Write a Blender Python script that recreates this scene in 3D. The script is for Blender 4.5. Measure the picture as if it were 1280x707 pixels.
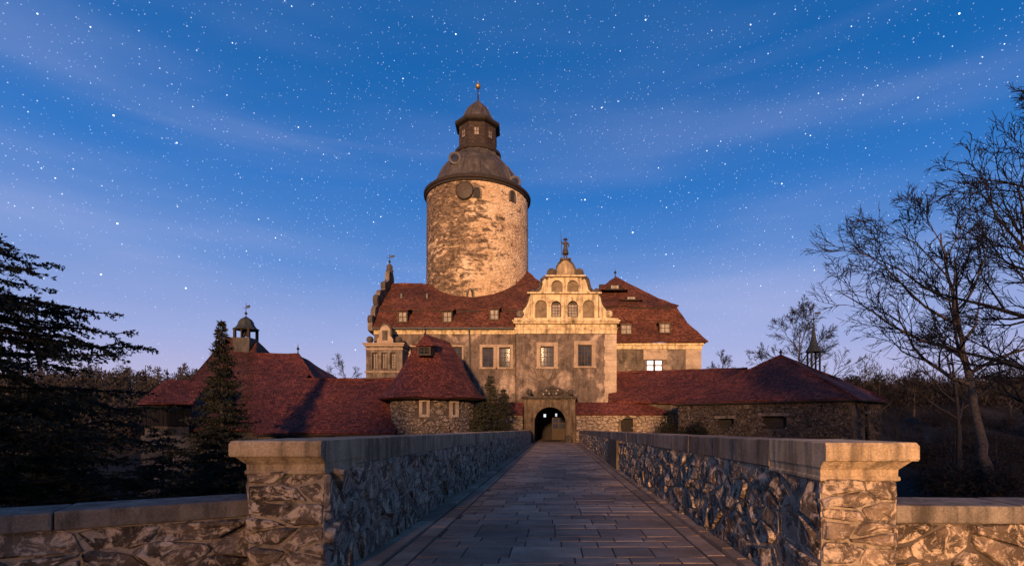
import bpy, math, random
import numpy as np
from mathutils import Vector, Matrix

R = math.radians
for o in list(bpy.data.objects):
    bpy.data.objects.remove(o)
scn = bpy.context.scene
COL = scn.collection

# ------------------------------------------------------------------ camera
FPX, CX, CY, EYE = 640.0, 694.0, 532.0, 1.5      # focal length and principal point in photograph pixels, eye height
cam_d = bpy.data.cameras.new('camera')
cam = bpy.data.objects.new('camera', cam_d)
COL.objects.link(cam)
cam.location = (0, 0, EYE)
cam.rotation_euler = (R(90), 0, 0)
cam_d.sensor_width = 36.0
cam_d.lens = 36.0 * FPX / 1280.0
cam_d.shift_x = -(CX - 640.0) / 1280.0
cam_d.shift_y = (CY - 353.5) / 1280.0
cam_d.clip_start = 0.05
cam_d.clip_end = 5000
scn.camera = cam

# ------------------------------------------------------------------ dusk sky
SUN_EL, SUN_AZ = R(8.0), R(3.3)     # low warm light from behind the viewpoint, a little from the left
world = bpy.data.worlds.new('World')
scn.world = world
world.use_nodes = True


def build_sky():
    nt = world.node_tree
    nt.nodes.clear()
    N, L = nt.nodes.new, nt.links.new
    out = N('ShaderNodeOutputWorld')
    bg = N('ShaderNodeBackground')
    tc = N('ShaderNodeTexCoord')
    nrm = N('ShaderNodeVectorMath'); nrm.operation = 'NORMALIZE'
    L(tc.outputs['Generated'], nrm.inputs[0])
    sep = N('ShaderNodeSeparateXYZ')
    L(nrm.outputs[0], sep.inputs[0])
    ramp = N('ShaderNodeValToRGB')
    cr = ramp.color_ramp
    stops = [(0.0, (.50, .41, .53)), (.06, (.44, .40, .58)), (.15, (.275, .335, .60)), (.27, (.10, .225, .535)),
             (.40, (.026, .148, .455)), (.52, (.009, .110, .365)), (.66, (.0035, .088, .30)), (1.0, (.002, .065, .23))]
    while len(cr.elements) < len(stops):
        cr.elements.new(.5)
    for e, (p, c) in zip(cr.elements, stops):
        e.position = p
        e.color = (*c, 1)
    L(sep.outputs['Z'], ramp.inputs[0])
    # thin veils of high cloud, drawn out sideways
    def streaks(rot, scl, nscale, lo, hi):
        mp = N('ShaderNodeMapping')
        mp.inputs['Rotation'].default_value = rot
        mp.inputs['Scale'].default_value = scl
        L(nrm.outputs[0], mp.inputs[0])
        no = N('ShaderNodeTexNoise')
        no.inputs['Scale'].default_value = nscale
        no.inputs['Detail'].default_value = 4
        no.inputs['Roughness'].default_value = .45
        no.inputs['Distortion'].default_value = .25
        L(mp.outputs[0], no.inputs[0])
        mr = N('ShaderNodeMapRange')
        mr.interpolation_type = 'SMOOTHSTEP'
        mr.inputs[1].default_value = lo
        mr.inputs[2].default_value = hi
        L(no.outputs[0], mr.inputs[0])
        return mr.outputs[0]
    s1 = streaks((0, R(10), 0), (.7, .8, 4.6), 1.5, .40, .78)
    s2 = streaks((0, R(-24), 0), (.6, .7, 8.5), 1.4, .48, .80)
    mx = N('ShaderNodeMath'); mx.operation = 'MAXIMUM'
    L(s1, mx.inputs[0]); L(s2, mx.inputs[1])
    lowm = N('ShaderNodeMapRange')
    lowm.inputs[1].default_value = .02; lowm.inputs[2].default_value = .66
    lowm.inputs[3].default_value = .80; lowm.inputs[4].default_value = .05
    L(sep.outputs['Z'], lowm.inputs[0])
    fac = N('ShaderNodeMath'); fac.operation = 'MULTIPLY'
    L(mx.outputs[0], fac.inputs[0]); L(lowm.outputs[0], fac.inputs[1])
    mix = N('ShaderNodeMix'); mix.data_type = 'RGBA'
    L(fac.outputs[0], mix.inputs[0])
    L(ramp.outputs[0], mix.inputs[6])
    mix.inputs[7].default_value = (.37, .40, .64, 1)
    # stars: three sizes
    total = None
    for scale, rad, gain, thr in ((20, .030, 4.0, .0), (34, .044, 3.2, .1), (55, .060, 1.8, .1), (85, .080, .95, .0), (125, .115, .5, .0), (180, .17, .3, .0)):
        vo = N('ShaderNodeTexVoronoi')
        vo.inputs['Scale'].default_value = scale
        L(nrm.outputs[0], vo.inputs['Vector'])
        mr = N('ShaderNodeMapRange')
        mr.interpolation_type = 'SMOOTHSTEP'
        mr.inputs[1].default_value = rad
        mr.inputs[2].default_value = rad * .45
        mr.inputs[3].default_value = 0
        mr.inputs[4].default_value = gain
        L(vo.outputs['Distance'], mr.inputs[0])
        sc = N('ShaderNodeSeparateColor')
        L(vo.outputs['Color'], sc.inputs[0])
        br = N('ShaderNodeMapRange')
        br.inputs[1].default_value = thr; br.inputs[2].default_value = 1.0
        L(sc.outputs[0], br.inputs[0])
        mu = N('ShaderNodeMath'); mu.operation = 'MULTIPLY'
        L(mr.outputs[0], mu.inputs[0]); L(br.outputs[0], mu.inputs[1])
        if total is None:
            total = mu.outputs[0]
        else:
            ad = N('ShaderNodeMath'); ad.operation = 'ADD'
            L(total, ad.inputs[0]); L(mu.outputs[0], ad.inputs[1])
            total = ad.outputs[0]
    fade = N('ShaderNodeMapRange')
    fade.inputs[1].default_value = .04; fade.inputs[2].default_value = .30
    L(sep.outputs['Z'], fade.inputs[0])
    sm = N('ShaderNodeMath'); sm.operation = 'MULTIPLY'
    L(total, sm.inputs[0]); L(fade.outputs[0], sm.inputs[1])
    star = N('ShaderNodeMix'); star.data_type = 'RGBA'; star.blend_type = 'ADD'
    star.inputs[0].default_value = 1
    L(mix.outputs[2], star.inputs[6])
    scol = N('ShaderNodeVectorMath'); scol.operation = 'SCALE'
    scol.inputs[0].default_value = (.85, .9, 1.0)
    L(sm.outputs[0], scol.inputs['Scale'])
    L(scol.outputs[0], star.inputs[7])
    L(star.outputs[2], bg.inputs[0])
    bg.inputs[1].default_value = .92
    L(bg.outputs[0], out.inputs[0])


build_sky()

sun_d = bpy.data.lights.new('low_sun', 'SUN')
sun = bpy.data.objects.new('low_sun', sun_d)
COL.objects.link(sun)
sun_d.energy = 5.0
sun_d.color = (1.0, .57, .29)
sun_d.angle = R(3.0)
sun.location = (-20, -60, 30)
# light travels towards +Y, slightly +X and down
_d = Vector((math.sin(SUN_AZ) * math.cos(SUN_EL), math.cos(SUN_AZ) * math.cos(SUN_EL), -math.sin(SUN_EL)))
sun.rotation_euler = _d.to_track_quat('-Z', 'Y').to_euler()

vs = scn.view_settings
vs.view_transform = 'Standard'
vs.look = 'None'
vs.exposure = 0.42
vs.gamma = 1.0
vs.use_curve_mapping = False
scn.render.engine = 'CYCLES'


# ------------------------------------------------------------------ helpers
def PX(px, Y):
    return (px - CX) / FPX * Y


def PZ(py, Y):
    return EYE + (CY - py) / FPX * Y


def sstep(a, b, x):
    t = min(1, max(0, (x - a) / (b - a)))
    return t * t * (3 - 2 * t)


WPOS = {}          # world position of every object's origin


def tag(o, label=None, cat=None, group=None, kind=None):
    if label: o['label'] = label
    if cat: o['category'] = cat
    if group: o['group'] = group
    if kind: o['kind'] = kind
    return o


def empty(name, loc, label=None, cat=None, group=None, kind=None):
    o = bpy.data.objects.new(name, None)
    COL.objects.link(o)
    o.location = loc
    o.empty_display_size = .3
    WPOS[o.name] = Vector(loc)
    return tag(o, label, cat, group, kind)


def link_mesh(name, me, mat, parent, origin):
    o = bpy.data.objects.new(name, me)
    COL.objects.link(o)
    if mat is not None and len(me.materials) == 0:
        me.materials.append(mat)
    WPOS[o.name] = Vector(origin)
    if parent is not None:
        o.parent = parent
        o.location = Vector(origin) - WPOS[parent.name]
    else:
        o.location = origin
    return o


def sag_texture():
    t = bpy.data.textures.get('roof_sag')
    if t is None:
        t = bpy.data.textures.new('roof_sag', 'CLOUDS'); t.noise_scale = 1.9; t.noise_depth = 2
    return t


class MB:
    def __init__(self, M=None):
        self.v = []; self.f = []; self.uv = []
        self.M = M or Matrix()

    def add(self, verts, faces, uvs=None):
        b = len(self.v)
        M = self.M
        self.v += [tuple(M @ Vector(p)) for p in verts]
        for i, f in enumerate(faces):
            self.f.append([b + k for k in f])
            self.uv.append(uvs[i] if uvs else None)
        return self

    def box(self, x0, x1, y0, y1, z0, z1, taper=0.0):
        t = taper
        v = [(x0, y0, z0), (x1, y0, z0), (x1, y1, z0), (x0, y1, z0),
             (x0 + t, y0 + t, z1), (x1 - t, y0 + t, z1), (x1 - t, y1 - t, z1), (x0 + t, y1 - t, z1)]
        return self.add(v, [(3, 2, 1, 0), (4, 5, 6, 7), (0, 1, 5, 4), (1, 2, 6, 5), (2, 3, 7, 6), (3, 0, 4, 7)])

    def poly(self, pts):
        return self.add(pts, [list(range(len(pts)))])

    def prism(self, poly, y0, y1):
        """extrude an (x, z) outline along y; outline counter-clockwise seen from -y"""
        n = len(poly)
        v = [(x, y0, z) for x, z in poly] + [(x, y1, z) for x, z in poly]
        f = [list(range(n)), list(range(2 * n - 1, n - 1, -1))]
        f += [(i + n, (i + 1) % n + n, (i + 1) % n, i) for i in range(n)]
        return self.add(v, f)

    def vprism(self, poly, z0, z1):
        """extrude an (x, y) outline upwards"""
        n = len(poly)
        v = [(x, y, z0) for x, y in poly] + [(x, y, z1) for x, y in poly]
        f = [list(range(n - 1, -1, -1)), list(range(n, 2 * n))]
        f += [(i, (i + 1) % n, (i + 1) % n + n, i + n) for i in range(n)]
        return self.add(v, f)

    def lathe(self, prof, n, c=(0, 0, 0), a0=0.0, a1=2 * math.pi, cap=True):
        full = abs(a1 - a0 - 2 * math.pi) < 1e-6
        m = n if full else n + 1
        v = []; f = []; uvs = []
        rm = max(r for r, z in prof)
        for r, z in prof:
            for i in range(m):
                a = a0 + (a1 - a0) * i / n
                v.append((c[0] + r * math.cos(a), c[1] + r * math.sin(a), c[2] + z))
        s = [0]
        for k in range(1, len(prof)):
            s.append(s[-1] + math.hypot(prof[k][0] - prof[k - 1][0], prof[k][1] - prof[k - 1][1]))
        for k in range(len(prof) - 1):
            for i in range(n):
                j = (i + 1) % m
                f.append((k * m + i, k * m + j, (k + 1) * m + j, (k + 1) * m + i))
                u0 = (a0 + (a1 - a0) * i / n) * rm * .7; u1 = (a0 + (a1 - a0) * (i + 1) / n) * rm * .7
                uvs.append([(u0, s[k]), (u1, s[k]), (u1, s[k + 1]), (u0, s[k + 1])])
        if cap and full:
            if prof[0][0] > 1e-4:
                f.append(list(range(n - 1, -1, -1))); uvs.append(None)
            if prof[-1][0] > 1e-4:
                f.append([(len(prof) - 1) * m + i for i in range(n)]); uvs.append(None)
        return self.add(v, f, uvs)

    def ball(self, c, r, n=12, sq=1.0):
        k = max(4, n // 2)
        prof = [(max(1e-5, r * math.sin(math.pi * i / k)), -r * sq * math.cos(math.pi * i / k)) for i in range(k + 1)]
        return self.lathe(prof, n, c, cap=False)

    def tube(self, pts, rad, n=6):
        pts = [Vector(p) for p in pts]
        v = []; f = []
        k = len(pts)
        up = Vector((.31, .17, .93))
        for i, p in enumerate(pts):
            d = (pts[min(i + 1, k - 1)] - pts[max(i - 1, 0)])
            if d.length < 1e-9: d = Vector((0, 0, 1))
            d.normalize()
            a = d.cross(up)
            if a.length < .05: a = d.cross(Vector((1, 0, 0)))
            a.normalize()
            b = d.cross(a)
            r = rad[i] if isinstance(rad, (list, tuple)) else rad
            for j in range(n):
                t = 2 * math.pi * j / n
                v.append(p + a * (r * math.cos(t)) + b * (r * math.sin(t)))
        for i in range(k - 1):
            for j in range(n):
                f.append((i * n + j, i * n + (j + 1) % n, (i + 1) * n + (j + 1) % n, (i + 1) * n + j))
        f.append(list(range(n - 1, -1, -1)))
        f.append([(k - 1) * n + j for j in range(n)])
        return self.add(v, f)

    def holes(self, u0, u1, v0, v1, holes, depth=.3):
        """wall in the local xz plane (front at y = 0, facing -y) with rectangular holes and reveals"""
        us = sorted({u0, u1} | {h[0] for h in holes} | {h[1] for h in holes})
        zs = sorted({v0, v1} | {h[2] for h in holes} | {h[3] for h in holes})
        for i in range(len(us) - 1):
            for j in range(len(zs) - 1):
                a, b, c, d = us[i], us[i + 1], zs[j], zs[j + 1]
                mu, mz = (a + b) / 2, (c + d) / 2
                if any(h[0] < mu < h[1] and h[2] < mz < h[3] for h in holes):
                    continue
                self.poly([(a, 0, c), (b, 0, c), (b, 0, d), (a, 0, d)])
        for (a, b, c, d) in holes:
            e = depth
            self.poly([(a, 0, c), (a, 0, d), (a, e, d), (a, e, c)])
            self.poly([(b, 0, d), (b, 0, c), (b, e, c), (b, e, d)])
            self.poly([(a, 0, d), (b, 0, d), (b, e, d), (a, e, d)])
            self.poly([(b, 0, c), (a, 0, c), (a, e, c), (b, e, c)])
        return self

    def build(self, name, mat, parent=None, smooth=False, solid=0.0, origin=None, bevel=0.0, kind=None, label=None):
        V = [Vector(p) for p in self.v]
        if origin is None:
            lo = [min(p[i] for p in V) for i in range(3)]
            hi = [max(p[i] for p in V) for i in range(3)]
            origin = Vector(((lo[0] + hi[0]) / 2, (lo[1] + hi[1]) / 2, lo[2]))
        origin = Vector(origin)
        me = bpy.data.meshes.new(name)
        me.from_pydata([p - origin for p in V], [], self.f)
        uvl = me.uv_layers.new(name='UVMap')
        for p, given in zip(me.polygons, self.uv):
            if given is None:
                n = p.normal
                t = Vector((-n.y, n.x, 0))
                if t.length < 1e-3:
                    t = Vector((1, 0, 0))
                t.normalize()
                b = n.cross(t)
                given = [((V[k]).dot(t), (V[k]).dot(b)) for k in p.vertices]
            for li, q in zip(p.loop_indices, given):
                uvl.data[li].uv = q
        if smooth:
            for p in me.polygons: p.use_smooth = True
        o = link_mesh(name, me, mat, parent, origin)
        if smooth:
            try:
                me.set_sharp_from_angle(angle=R(38))
            except Exception:
                pass
        if solid and 'roof' in name:
            # old roofs are never quite flat
            nf = len(me.polygons)
            sm = o.modifiers.new('fine', 'SUBSURF'); sm.subdivision_type = 'SIMPLE'
            sm.levels = sm.render_levels = 5 if nf < 4 else 4 if nf < 10 else 2
            dm = o.modifiers.new('sag', 'DISPLACE'); dm.texture = sag_texture(); dm.texture_coords = 'GLOBAL'; dm.strength = .30; dm.mid_level = .5
        if solid:
            m = o.modifiers.new('thickness', 'SOLIDIFY'); m.thickness = solid; m.offset = -1
        if bevel:
            m = o.modifiers.new('edges', 'BEVEL'); m.width = bevel; m.segments = 2; m.limit_method = 'ANGLE'; m.angle_limit = R(40)
        if kind: o['kind'] = kind
        if label: o['label'] = label
        return o


def frame(origin, u):
    """matrix whose local x runs along u (horizontal), local y points into the wall, z up"""
    u = Vector((u[0], u[1], 0)).normalized()
    y = Vector((-u.y, u.x, 0))
    return Matrix(((u.x, y.x, 0, origin[0]), (u.y, y.y, 0, origin[1]), (0, 0, 1, origin[2]), (0, 0, 0, 1)))


# ------------------------------------------------------------------ materials
class NT:
    def __init__(self, name):
        self.m = bpy.data.materials.new(name)
        self.m.use_nodes = True
        self.t = self.m.node_tree
        self.b = self.t.nodes['Principled BSDF']
        self.b.inputs['Specular IOR Level'].default_value = .25
        self.geo = None; self.tcn = None

    def N(self, k): return self.t.nodes.new(k)

    def L(self, a, b): self.t.links.new(a, b)

    def pos(self, scale=(1, 1, 1), rnd=False, rot=(0, 0, 0)):
        if rnd:
            tc = self.N('ShaderNodeTexCoord'); src = tc.outputs['Object']
            oi = self.N('ShaderNodeObjectInfo')
            ml = self.N('ShaderNodeMath'); ml.operation = 'MULTIPLY'; ml.inputs[1].default_value = 60
            self.L(oi.outputs['Random'], ml.inputs[0])
            ad = self.N('ShaderNodeVectorMath'); ad.operation = 'ADD'
            self.L(src, ad.inputs[0]); self.L(ml.outputs[0], ad.inputs[1])
            src = ad.outputs[0]
        else:
            g = self.N('ShaderNodeNewGeometry'); src = g.outputs['Position']
        mp = self.N('ShaderNodeMapping')
        mp.inputs['Scale'].default_value = scale
        mp.inputs['Rotation'].default_value = rot
        self.L(src, mp.inputs[0])
        return mp.outputs[0]

    def uvmap(self):
        tc = self.N('ShaderNodeTexCoord')
        return tc.outputs['UV']

    def noise(self, vec, scale, detail=5, rough=.55, dist=0.0):
        n = self.N('ShaderNodeTexNoise')
        n.inputs['Scale'].default_value = scale
        n.inputs['Detail'].default_value = detail
        n.inputs['Roughness'].default_value = rough
        n.inputs['Distortion'].default_value = dist
        self.L(vec, n.inputs['Vector'])
        return n.outputs['Fac']

    def vor(self, vec, scale, feature='F1', out='Distance'):
        n = self.N('ShaderNodeTexVoronoi')
        n.feature = feature
        n.inputs['Scale'].default_value = scale
        self.L(vec, n.inputs['Vector'])
        return n.outputs[out]

    def ramp(self, fac, stops):
        r = self.N('ShaderNodeValToRGB')
        e = r.color_ramp.elements
        while len(e) < len(stops): e.new(.5)
        for k, (p, c) in zip(e, stops):
            k.position = p
            k.color = (*c, 1) if isinstance(c, (tuple, list)) else (c, c, c, 1)
        self.L(fac, r.inputs[0])
        return r.outputs[0]

    def mix(self, fac, a, b, mode='MIX'):
        m = self.N('ShaderNodeMix'); m.data_type = 'RGBA'; m.blend_type = mode
        for sock, val in ((m.inputs[0], fac), (m.inputs[6], a), (m.inputs[7], b)):
            if isinstance(val, (int, float)): sock.default_value = val
            elif isinstance(val, (tuple, list)): sock.default_value = (*val, 1)
            else: self.L(val, sock)
        return m.outputs[2]

    def math(self, op, a, b):
        m = self.N('ShaderNodeMath'); m.operation = op
        for s, v in ((m.inputs[0], a), (m.inputs[1], b)):
            if isinstance(v, (int, float)): s.default_value = v
            else: self.L(v, s)
        return m.outputs[0]

    def rand(self, lo, hi):
        oi = self.N('ShaderNodeObjectInfo')
        mr = self.N('ShaderNodeMapRange')
        mr.inputs[3].default_value = lo; mr.inputs[4].default_value = hi
        self.L(oi.outputs['Random'], mr.inputs[0])
        return mr.outputs[0]

    def scale(self, col, fac):
        return self.mix(1.0, col, fac, 'MULTIPLY')

    def color(self, c): self.L(c, self.b.inputs['Base Color'])

    def bump(self, h, dist=.02, strength=1.0):
        b = self.N('ShaderNodeBump')
        b.inputs['Distance'].default_value = dist
        b.inputs['Strength'].default_value = strength
        self.L(h, b.inputs['Height'])
        self.L(b.outputs[0], self.b.inputs['Normal'])

    def done(self, rough=.85):
        self.b.inputs['Roughness'].default_value = rough
        return self.m


M = {}


def mats():
    # rubble stones, each with a tone of its own
    def rubble(name, dark, mid, lite, crust, bump=.035):
        n = NT(name)
        p = n.pos(rnd=True)
        a = n.noise(p, 3.2, 8, .62)
        c = n.ramp(a, [(.32, dark), (.52, mid), (.72, lite)])
        c = n.scale(c, n.rand(.55, 1.35))
        d = n.noise(p, 12.0, 8, .75, .4)
        c = n.mix(n.ramp(d, [(.55, 0.0), (.63, .6)]), c, crust)          # lichen
        w = n.pos()
        sm = n.noise(w, 6.2, 10, .74, .9)
        c = n.mix(n.ramp(sm, [(.50, 0.0), (.57, .9)]), c, crust)          # lime smeared over the joints
        n.color(c)
        e = n.noise(p, 12, 9, .72, .4)
        f = n.noise(p, 4.5, 4, .55, .5)
        cr = n.ramp(n.vor(p, 6.0, 'DISTANCE_TO_EDGE'), [(.0, 0.0), (.10, 1.0)])
        n.bump(n.math('ADD', n.math('ADD', n.math('MULTIPLY', e, .8), f), n.math('MULTIPLY', cr, .18)), bump * 1.25)
        M[name] = n.done(.9)
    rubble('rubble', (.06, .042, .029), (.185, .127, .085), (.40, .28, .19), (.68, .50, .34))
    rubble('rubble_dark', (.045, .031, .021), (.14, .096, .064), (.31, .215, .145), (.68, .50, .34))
    rubble('rubble_bastion', (.014, .011, .009), (.04, .029, .022), (.09, .066, .05), (.20, .15, .112), .06)
    rubble('rubble_far', (.10, .07, .05), (.20, .145, .10), (.34, .25, .18), (.42, .33, .24), .06)

    n = NT('mortar')
    p = n.pos()
    a = n.noise(p, 2.6, 7, .6)
    c = n.ramp(a, [(.3, (.28, .208, .152)), (.5, (.48, .365, .265)), (.72, (.62, .48, .35))])
    c = n.mix(n.ramp(n.noise(p, 5.5, 8, .7, .6), [(.49, 0.0), (.60, .88)]), c, (.06, .046, .035))
    n.color(c)
    n.bump(n.math('ADD', n.noise(p, 14, 8, .7, .4), n.noise(p, 5, 4, .6)), .07)
    M['mortar'] = n.done(.95)

    n = NT('mortar_dark')
    p = n.pos()
    a = n.noise(p, 1.2, 7, .6)
    n.color(n.ramp(a, [(.3, (.03, .023, .018)), (.55, (.095, .07, .054)), (.75, (.19, .145, .11))]))
    n.bump(n.noise(p, 9, 7, .65), .05)
    M['mortar_dark'] = n.done(.95)

    def sand(name, a, b, c, grime, amt=.6, rnd=True, sc=1.0):
        n = NT(name)
        p = n.pos(rnd=rnd)
        f = n.noise(p, 2.2 * sc, 8, .6)
        col = n.ramp(f, [(.3, a), (.5, b), (.72, c)])
        if rnd: col = n.scale(col, n.rand(.8, 1.15))
        g = n.noise(p, 1.3 * sc, 9, .68, .6)
        col = n.mix(n.ramp(g, [(.50, 0.0), (.66, amt)]), col, grime)
        fine = n.noise(p, 60 * sc, 3, .6)
        col = n.scale(col, n.ramp(fine, [(.3, .72), (.7, 1.2)]))
        drip = n.noise(n.pos((3.2, 3.2, .35)), 1.6 * sc, 7, .68, .3)
        col = n.scale(col, n.ramp(drip, [(.36, .42), (.52, 1.0), (.7, 1.12)]))
        n.color(col)
        h = n.math('ADD', n.noise(p, 42 * sc, 5, .7), n.math('MULTIPLY', n.noise(p, 5 * sc, 5, .6), 1.6))
        n.bump(h, .02)
        M[name] = n.done(.9)
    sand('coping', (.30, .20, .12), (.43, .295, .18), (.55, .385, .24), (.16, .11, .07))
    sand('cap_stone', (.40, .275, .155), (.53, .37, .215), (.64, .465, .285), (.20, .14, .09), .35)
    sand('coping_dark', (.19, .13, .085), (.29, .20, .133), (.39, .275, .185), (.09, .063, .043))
    sand('wing_coping', (.14, .11, .085), (.23, .18, .135), (.31, .25, .185), (.06, .05, .04))
    sand('gate_stone', (.10, .069, .043), (.16, .113, .07), (.24, .173, .108), (.055, .04, .027), .7, False, .8)
    sand('cream_stone', (.46, .34, .185), (.60, .455, .26), (.70, .55, .34), (.19, .13, .075), .75, False, .7)
    sand('grey_stone', (.10, .078, .06), (.17, .132, .10), (.26, .20, .15), (.06, .047, .036), .6, False, .8)
    sand('dark_stone', (.05, .04, .032), (.085, .066, .05), (.13, .10, .075), (.03, .025, .02), .5, False, .9)

    # road slabs
    n = NT('slab')
    p = n.pos(rnd=True)
    w = n.pos()
    f = n.noise(p, 2.5, 7, .6)
    c = n.ramp(f, [(.3, (.29, .195, .128)), (.55, (.39, .265, .178)), (.75, (.47, .335, .228))])
    c = n.scale(c, n.rand(.62, 1.25))
    st = n.noise(w, .55, 6, .65, .4)
    c = n.mix(n.ramp(st, [(.50, 0.0), (.64, .65)]), c, (.11, .078, .055))       # damp stains
    c = n.scale(c, n.ramp(n.noise(p, 70, 3, .6), [(.3, .7), (.7, 1.25)]))
    n.color(c)
    n.bump(n.math('ADD', n.noise(p, 55, 4, .7), n.math('MULTIPLY', n.noise(p, 7, 4, .6), 1.5)), .008)
    M['slab'] = n.done(.78)

    n = NT('joint')
    n.color(n.ramp(n.noise(n.pos(), 8, 5), [(.3, (.05, .036, .027)), (.7, (.11, .08, .06))]))
    M['joint'] = n.done(.95)

    # old facade plaster: grey-brown render, pale where it has been patched or washed
    def plaster(name, dark, mid, pale, paler, sc=1.0, streak=True):
        n = NT(name)
        p = n.pos((1, 1, .75))
        big = n.noise(p, .33 * sc, 9, .62, 1.1)
        c = n.ramp(big, [(.34, dark), (.45, mid), (.53, mid), (.60, pale), (.76, paler)])
        med = n.noise(p, 1.7 * sc, 8, .66, .4)
        c = n.scale(c, n.ramp(med, [(.30, .45), (.5, 1.0), (.70, 1.45)]))
        if streak:
            sv = n.noise(n.pos((2.6, 2.6, .22)), 1.0, 6, .6)
            c = n.scale(c, n.ramp(sv, [(.32, .68), (.55, 1.05)]))
        fine = n.noise(p, 11, 4, .7)
        c = n.scale(c, n.ramp(fine, [(.3, .60), (.7, 1.35)]))
        n.color(c)
        n.bump(n.math('ADD', med, n.math('MULTIPLY', fine, .5)), .12)
        M[name] = n.done(.93)
    plaster('plaster', (.065, .048, .037), (.135, .099, .076), (.32, .235, .175), (.48, .365, .275))
    plaster('plaster_grey', (.075, .058, .044), (.135, .104, .078), (.24, .185, .14), (.34, .27, .20))

    # great tower: lime render worn off courses of rubble
    n = NT('tower_masonry')
    p = n.pos((1, 1, 2.1))
    d = n.noise(p, 1.15, 9, .68, .5)
    pal = n.noise(n.pos(), .42, 6, .6, .6)
    lime = n.ramp(pal, [(.3, (.46, .30, .165)), (.52, (.68, .48, .285)), (.72, (.80, .61, .40))])
    sto = n.ramp(n.vor(p, 2.6, 'F1', 'Color'), [(.2, (.085, .056, .035)), (.8, (.23, .155, .095))])
    bare = n.noise(n.pos(), .24, 4, .55, .4)
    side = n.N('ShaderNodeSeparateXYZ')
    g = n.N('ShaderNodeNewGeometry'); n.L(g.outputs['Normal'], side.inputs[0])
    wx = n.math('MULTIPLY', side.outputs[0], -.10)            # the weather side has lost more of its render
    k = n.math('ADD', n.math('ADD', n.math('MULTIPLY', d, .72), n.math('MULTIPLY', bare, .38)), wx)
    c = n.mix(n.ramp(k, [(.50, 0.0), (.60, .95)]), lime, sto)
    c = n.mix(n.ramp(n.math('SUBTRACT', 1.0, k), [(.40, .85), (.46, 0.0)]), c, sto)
    c = n.scale(c, n.ramp(n.noise(p, 5.0, 6, .75), [(.32, .42), (.52, 1.0), (.68, 1.28)]))
    n.color(c)
    n.bump(n.math('ADD', n.noise(p, 2.4, 8, .66), n.math('MULTIPLY', n.vor(p, 2.6), .4)), .26)
    M['tower_masonry'] = n.done(.93)

    # clay tiles
    def tiles(name, a, b, c3, soot, rowh=.20, w=.22):
        n = NT(name)
        u = n.uvmap()
        br = n.N('ShaderNodeTexBrick')
        br.offset = .5
        for kx, v in (('Scale', 1.0), ('Brick Width', w), ('Row Height', rowh), ('Mortar Size', .018), ('Mortar Smooth', .6), ('Bias', 0.0)):
            br.inputs[kx].default_value = v
        br.inputs['Color1'].default_value = (.55, .55, .55, 1)
        br.inputs['Color2'].default_value = (1.42, 1.42, 1.42, 1)
        br.inputs['Mortar'].default_value = (.38, .38, .38, 1)
        n.L(u, br.inputs['Vector'])
        f = n.noise(n.pos(), .45, 7, .62, .5)
        c = n.ramp(f, [(.3, a), (.52, b), (.74, c3)])
        c = n.scale(c, br.outputs['Color'])
        so = n.noise(n.pos(), .8, 7, .7, .4)
        c = n.mix(n.ramp(so, [(.55, 0.0), (.74, .55)]), c, soot)
        c = n.scale(c, n.ramp(n.noise(n.pos(), 8, 4, .75), [(.32, .5), (.68, 1.5)]))
        n.color(c)
        # each course overlaps the one below it: saw-tooth along the slope
        sp = n.N('ShaderNodeSeparateXYZ'); n.L(u, sp.inputs[0])
        saw = n.math('FRACT', n.math('DIVIDE', sp.outputs[1], rowh), 0)
        h = n.math('ADD', n.math('MULTIPLY', saw, -.7), n.math('MULTIPLY', br.outputs['Fac'], -.5))
        h = n.math('ADD', h, n.math('MULTIPLY', n.noise(n.pos(), 2.0, 4), 1.5))
        n.bump(h, .08)
        M[name] = n.done(.82)
    tiles('tiles', (.085, .027, .015), (.135, .045, .024), (.20, .072, .038), (.045, .02, .014))
    tiles('tiles_dark', (.115, .032, .0225), (.165, .044, .029), (.205, .06, .039), (.075, .027, .02))

    n = NT('shingle')       # weathered sheet and shingle of the tower helm
    p = n.pos((1, 1, .35))
    c = n.ramp(n.noise(p, 1.4, 8, .65), [(.3, (.026, .021, .017)), (.52, (.06, .049, .040)), (.74, (.12, .099, .08))])
    n.color(c)
    n.bump(n.noise(p, 5, 6, .6), .03)
    M['shingle'] = n.done(.6)

    n = NT('lantern_brick')
    br = n.N('ShaderNodeTexBrick')
    for kx, v in (('Scale', 1.0), ('Brick Width', .3), ('Row Height', .14), ('Mortar Size', .015)):
        br.inputs[kx].default_value = v
    br.inputs['Color1'].default_value = (.03, .021, .016, 1); br.inputs['Color2'].default_value = (.065, .042, .03, 1)
    br.inputs['Mortar'].default_value = (.035, .026, .02, 1)
    n.L(n.uvmap(), br.inputs['Vector'])
    n.color(n.scale(br.outputs['Color'], n.ramp(n.noise(n.pos(), 3, 6), [(.3, .6), (.7, 1.3)])))
    n.bump(br.outputs['Fac'], -.02)
    M['lantern_brick'] = n.done(.85)

    def plain(name, col, rough=.6, var=.35, sc=5, metal=0.0):
        n = NT(name)
        f = n.noise(n.pos(), sc, 5, .6)
        lo = tuple(x * (1 - var) for x in col); hi = tuple(min(1, x * (1 + var)) for x in col)
        n.color(n.ramp(f, [(.3, lo), (.7, hi)]))
        n.bump(n.noise(n.pos(), sc * 6, 4), .008)
        n.b.inputs['Metallic'].default_value = metal
        M[name] = n.done(rough)
    plain('dark_wood', (.028, .02, .015), .8)
    plain('board_wood', (.016, .012, .010), .85, .5, 9)
    plain('door_wood', (.07, .045, .025), .6, .3, 8)
    plain('window_wood', (.055, .035, .022), .7)
    plain('pale_frame', (.42, .36, .29), .7, .2)
    plain('iron', (.02, .018, .017), .5)
    plain('gilt', (.35, .24, .09), .45, .2, 5, .7)
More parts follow.
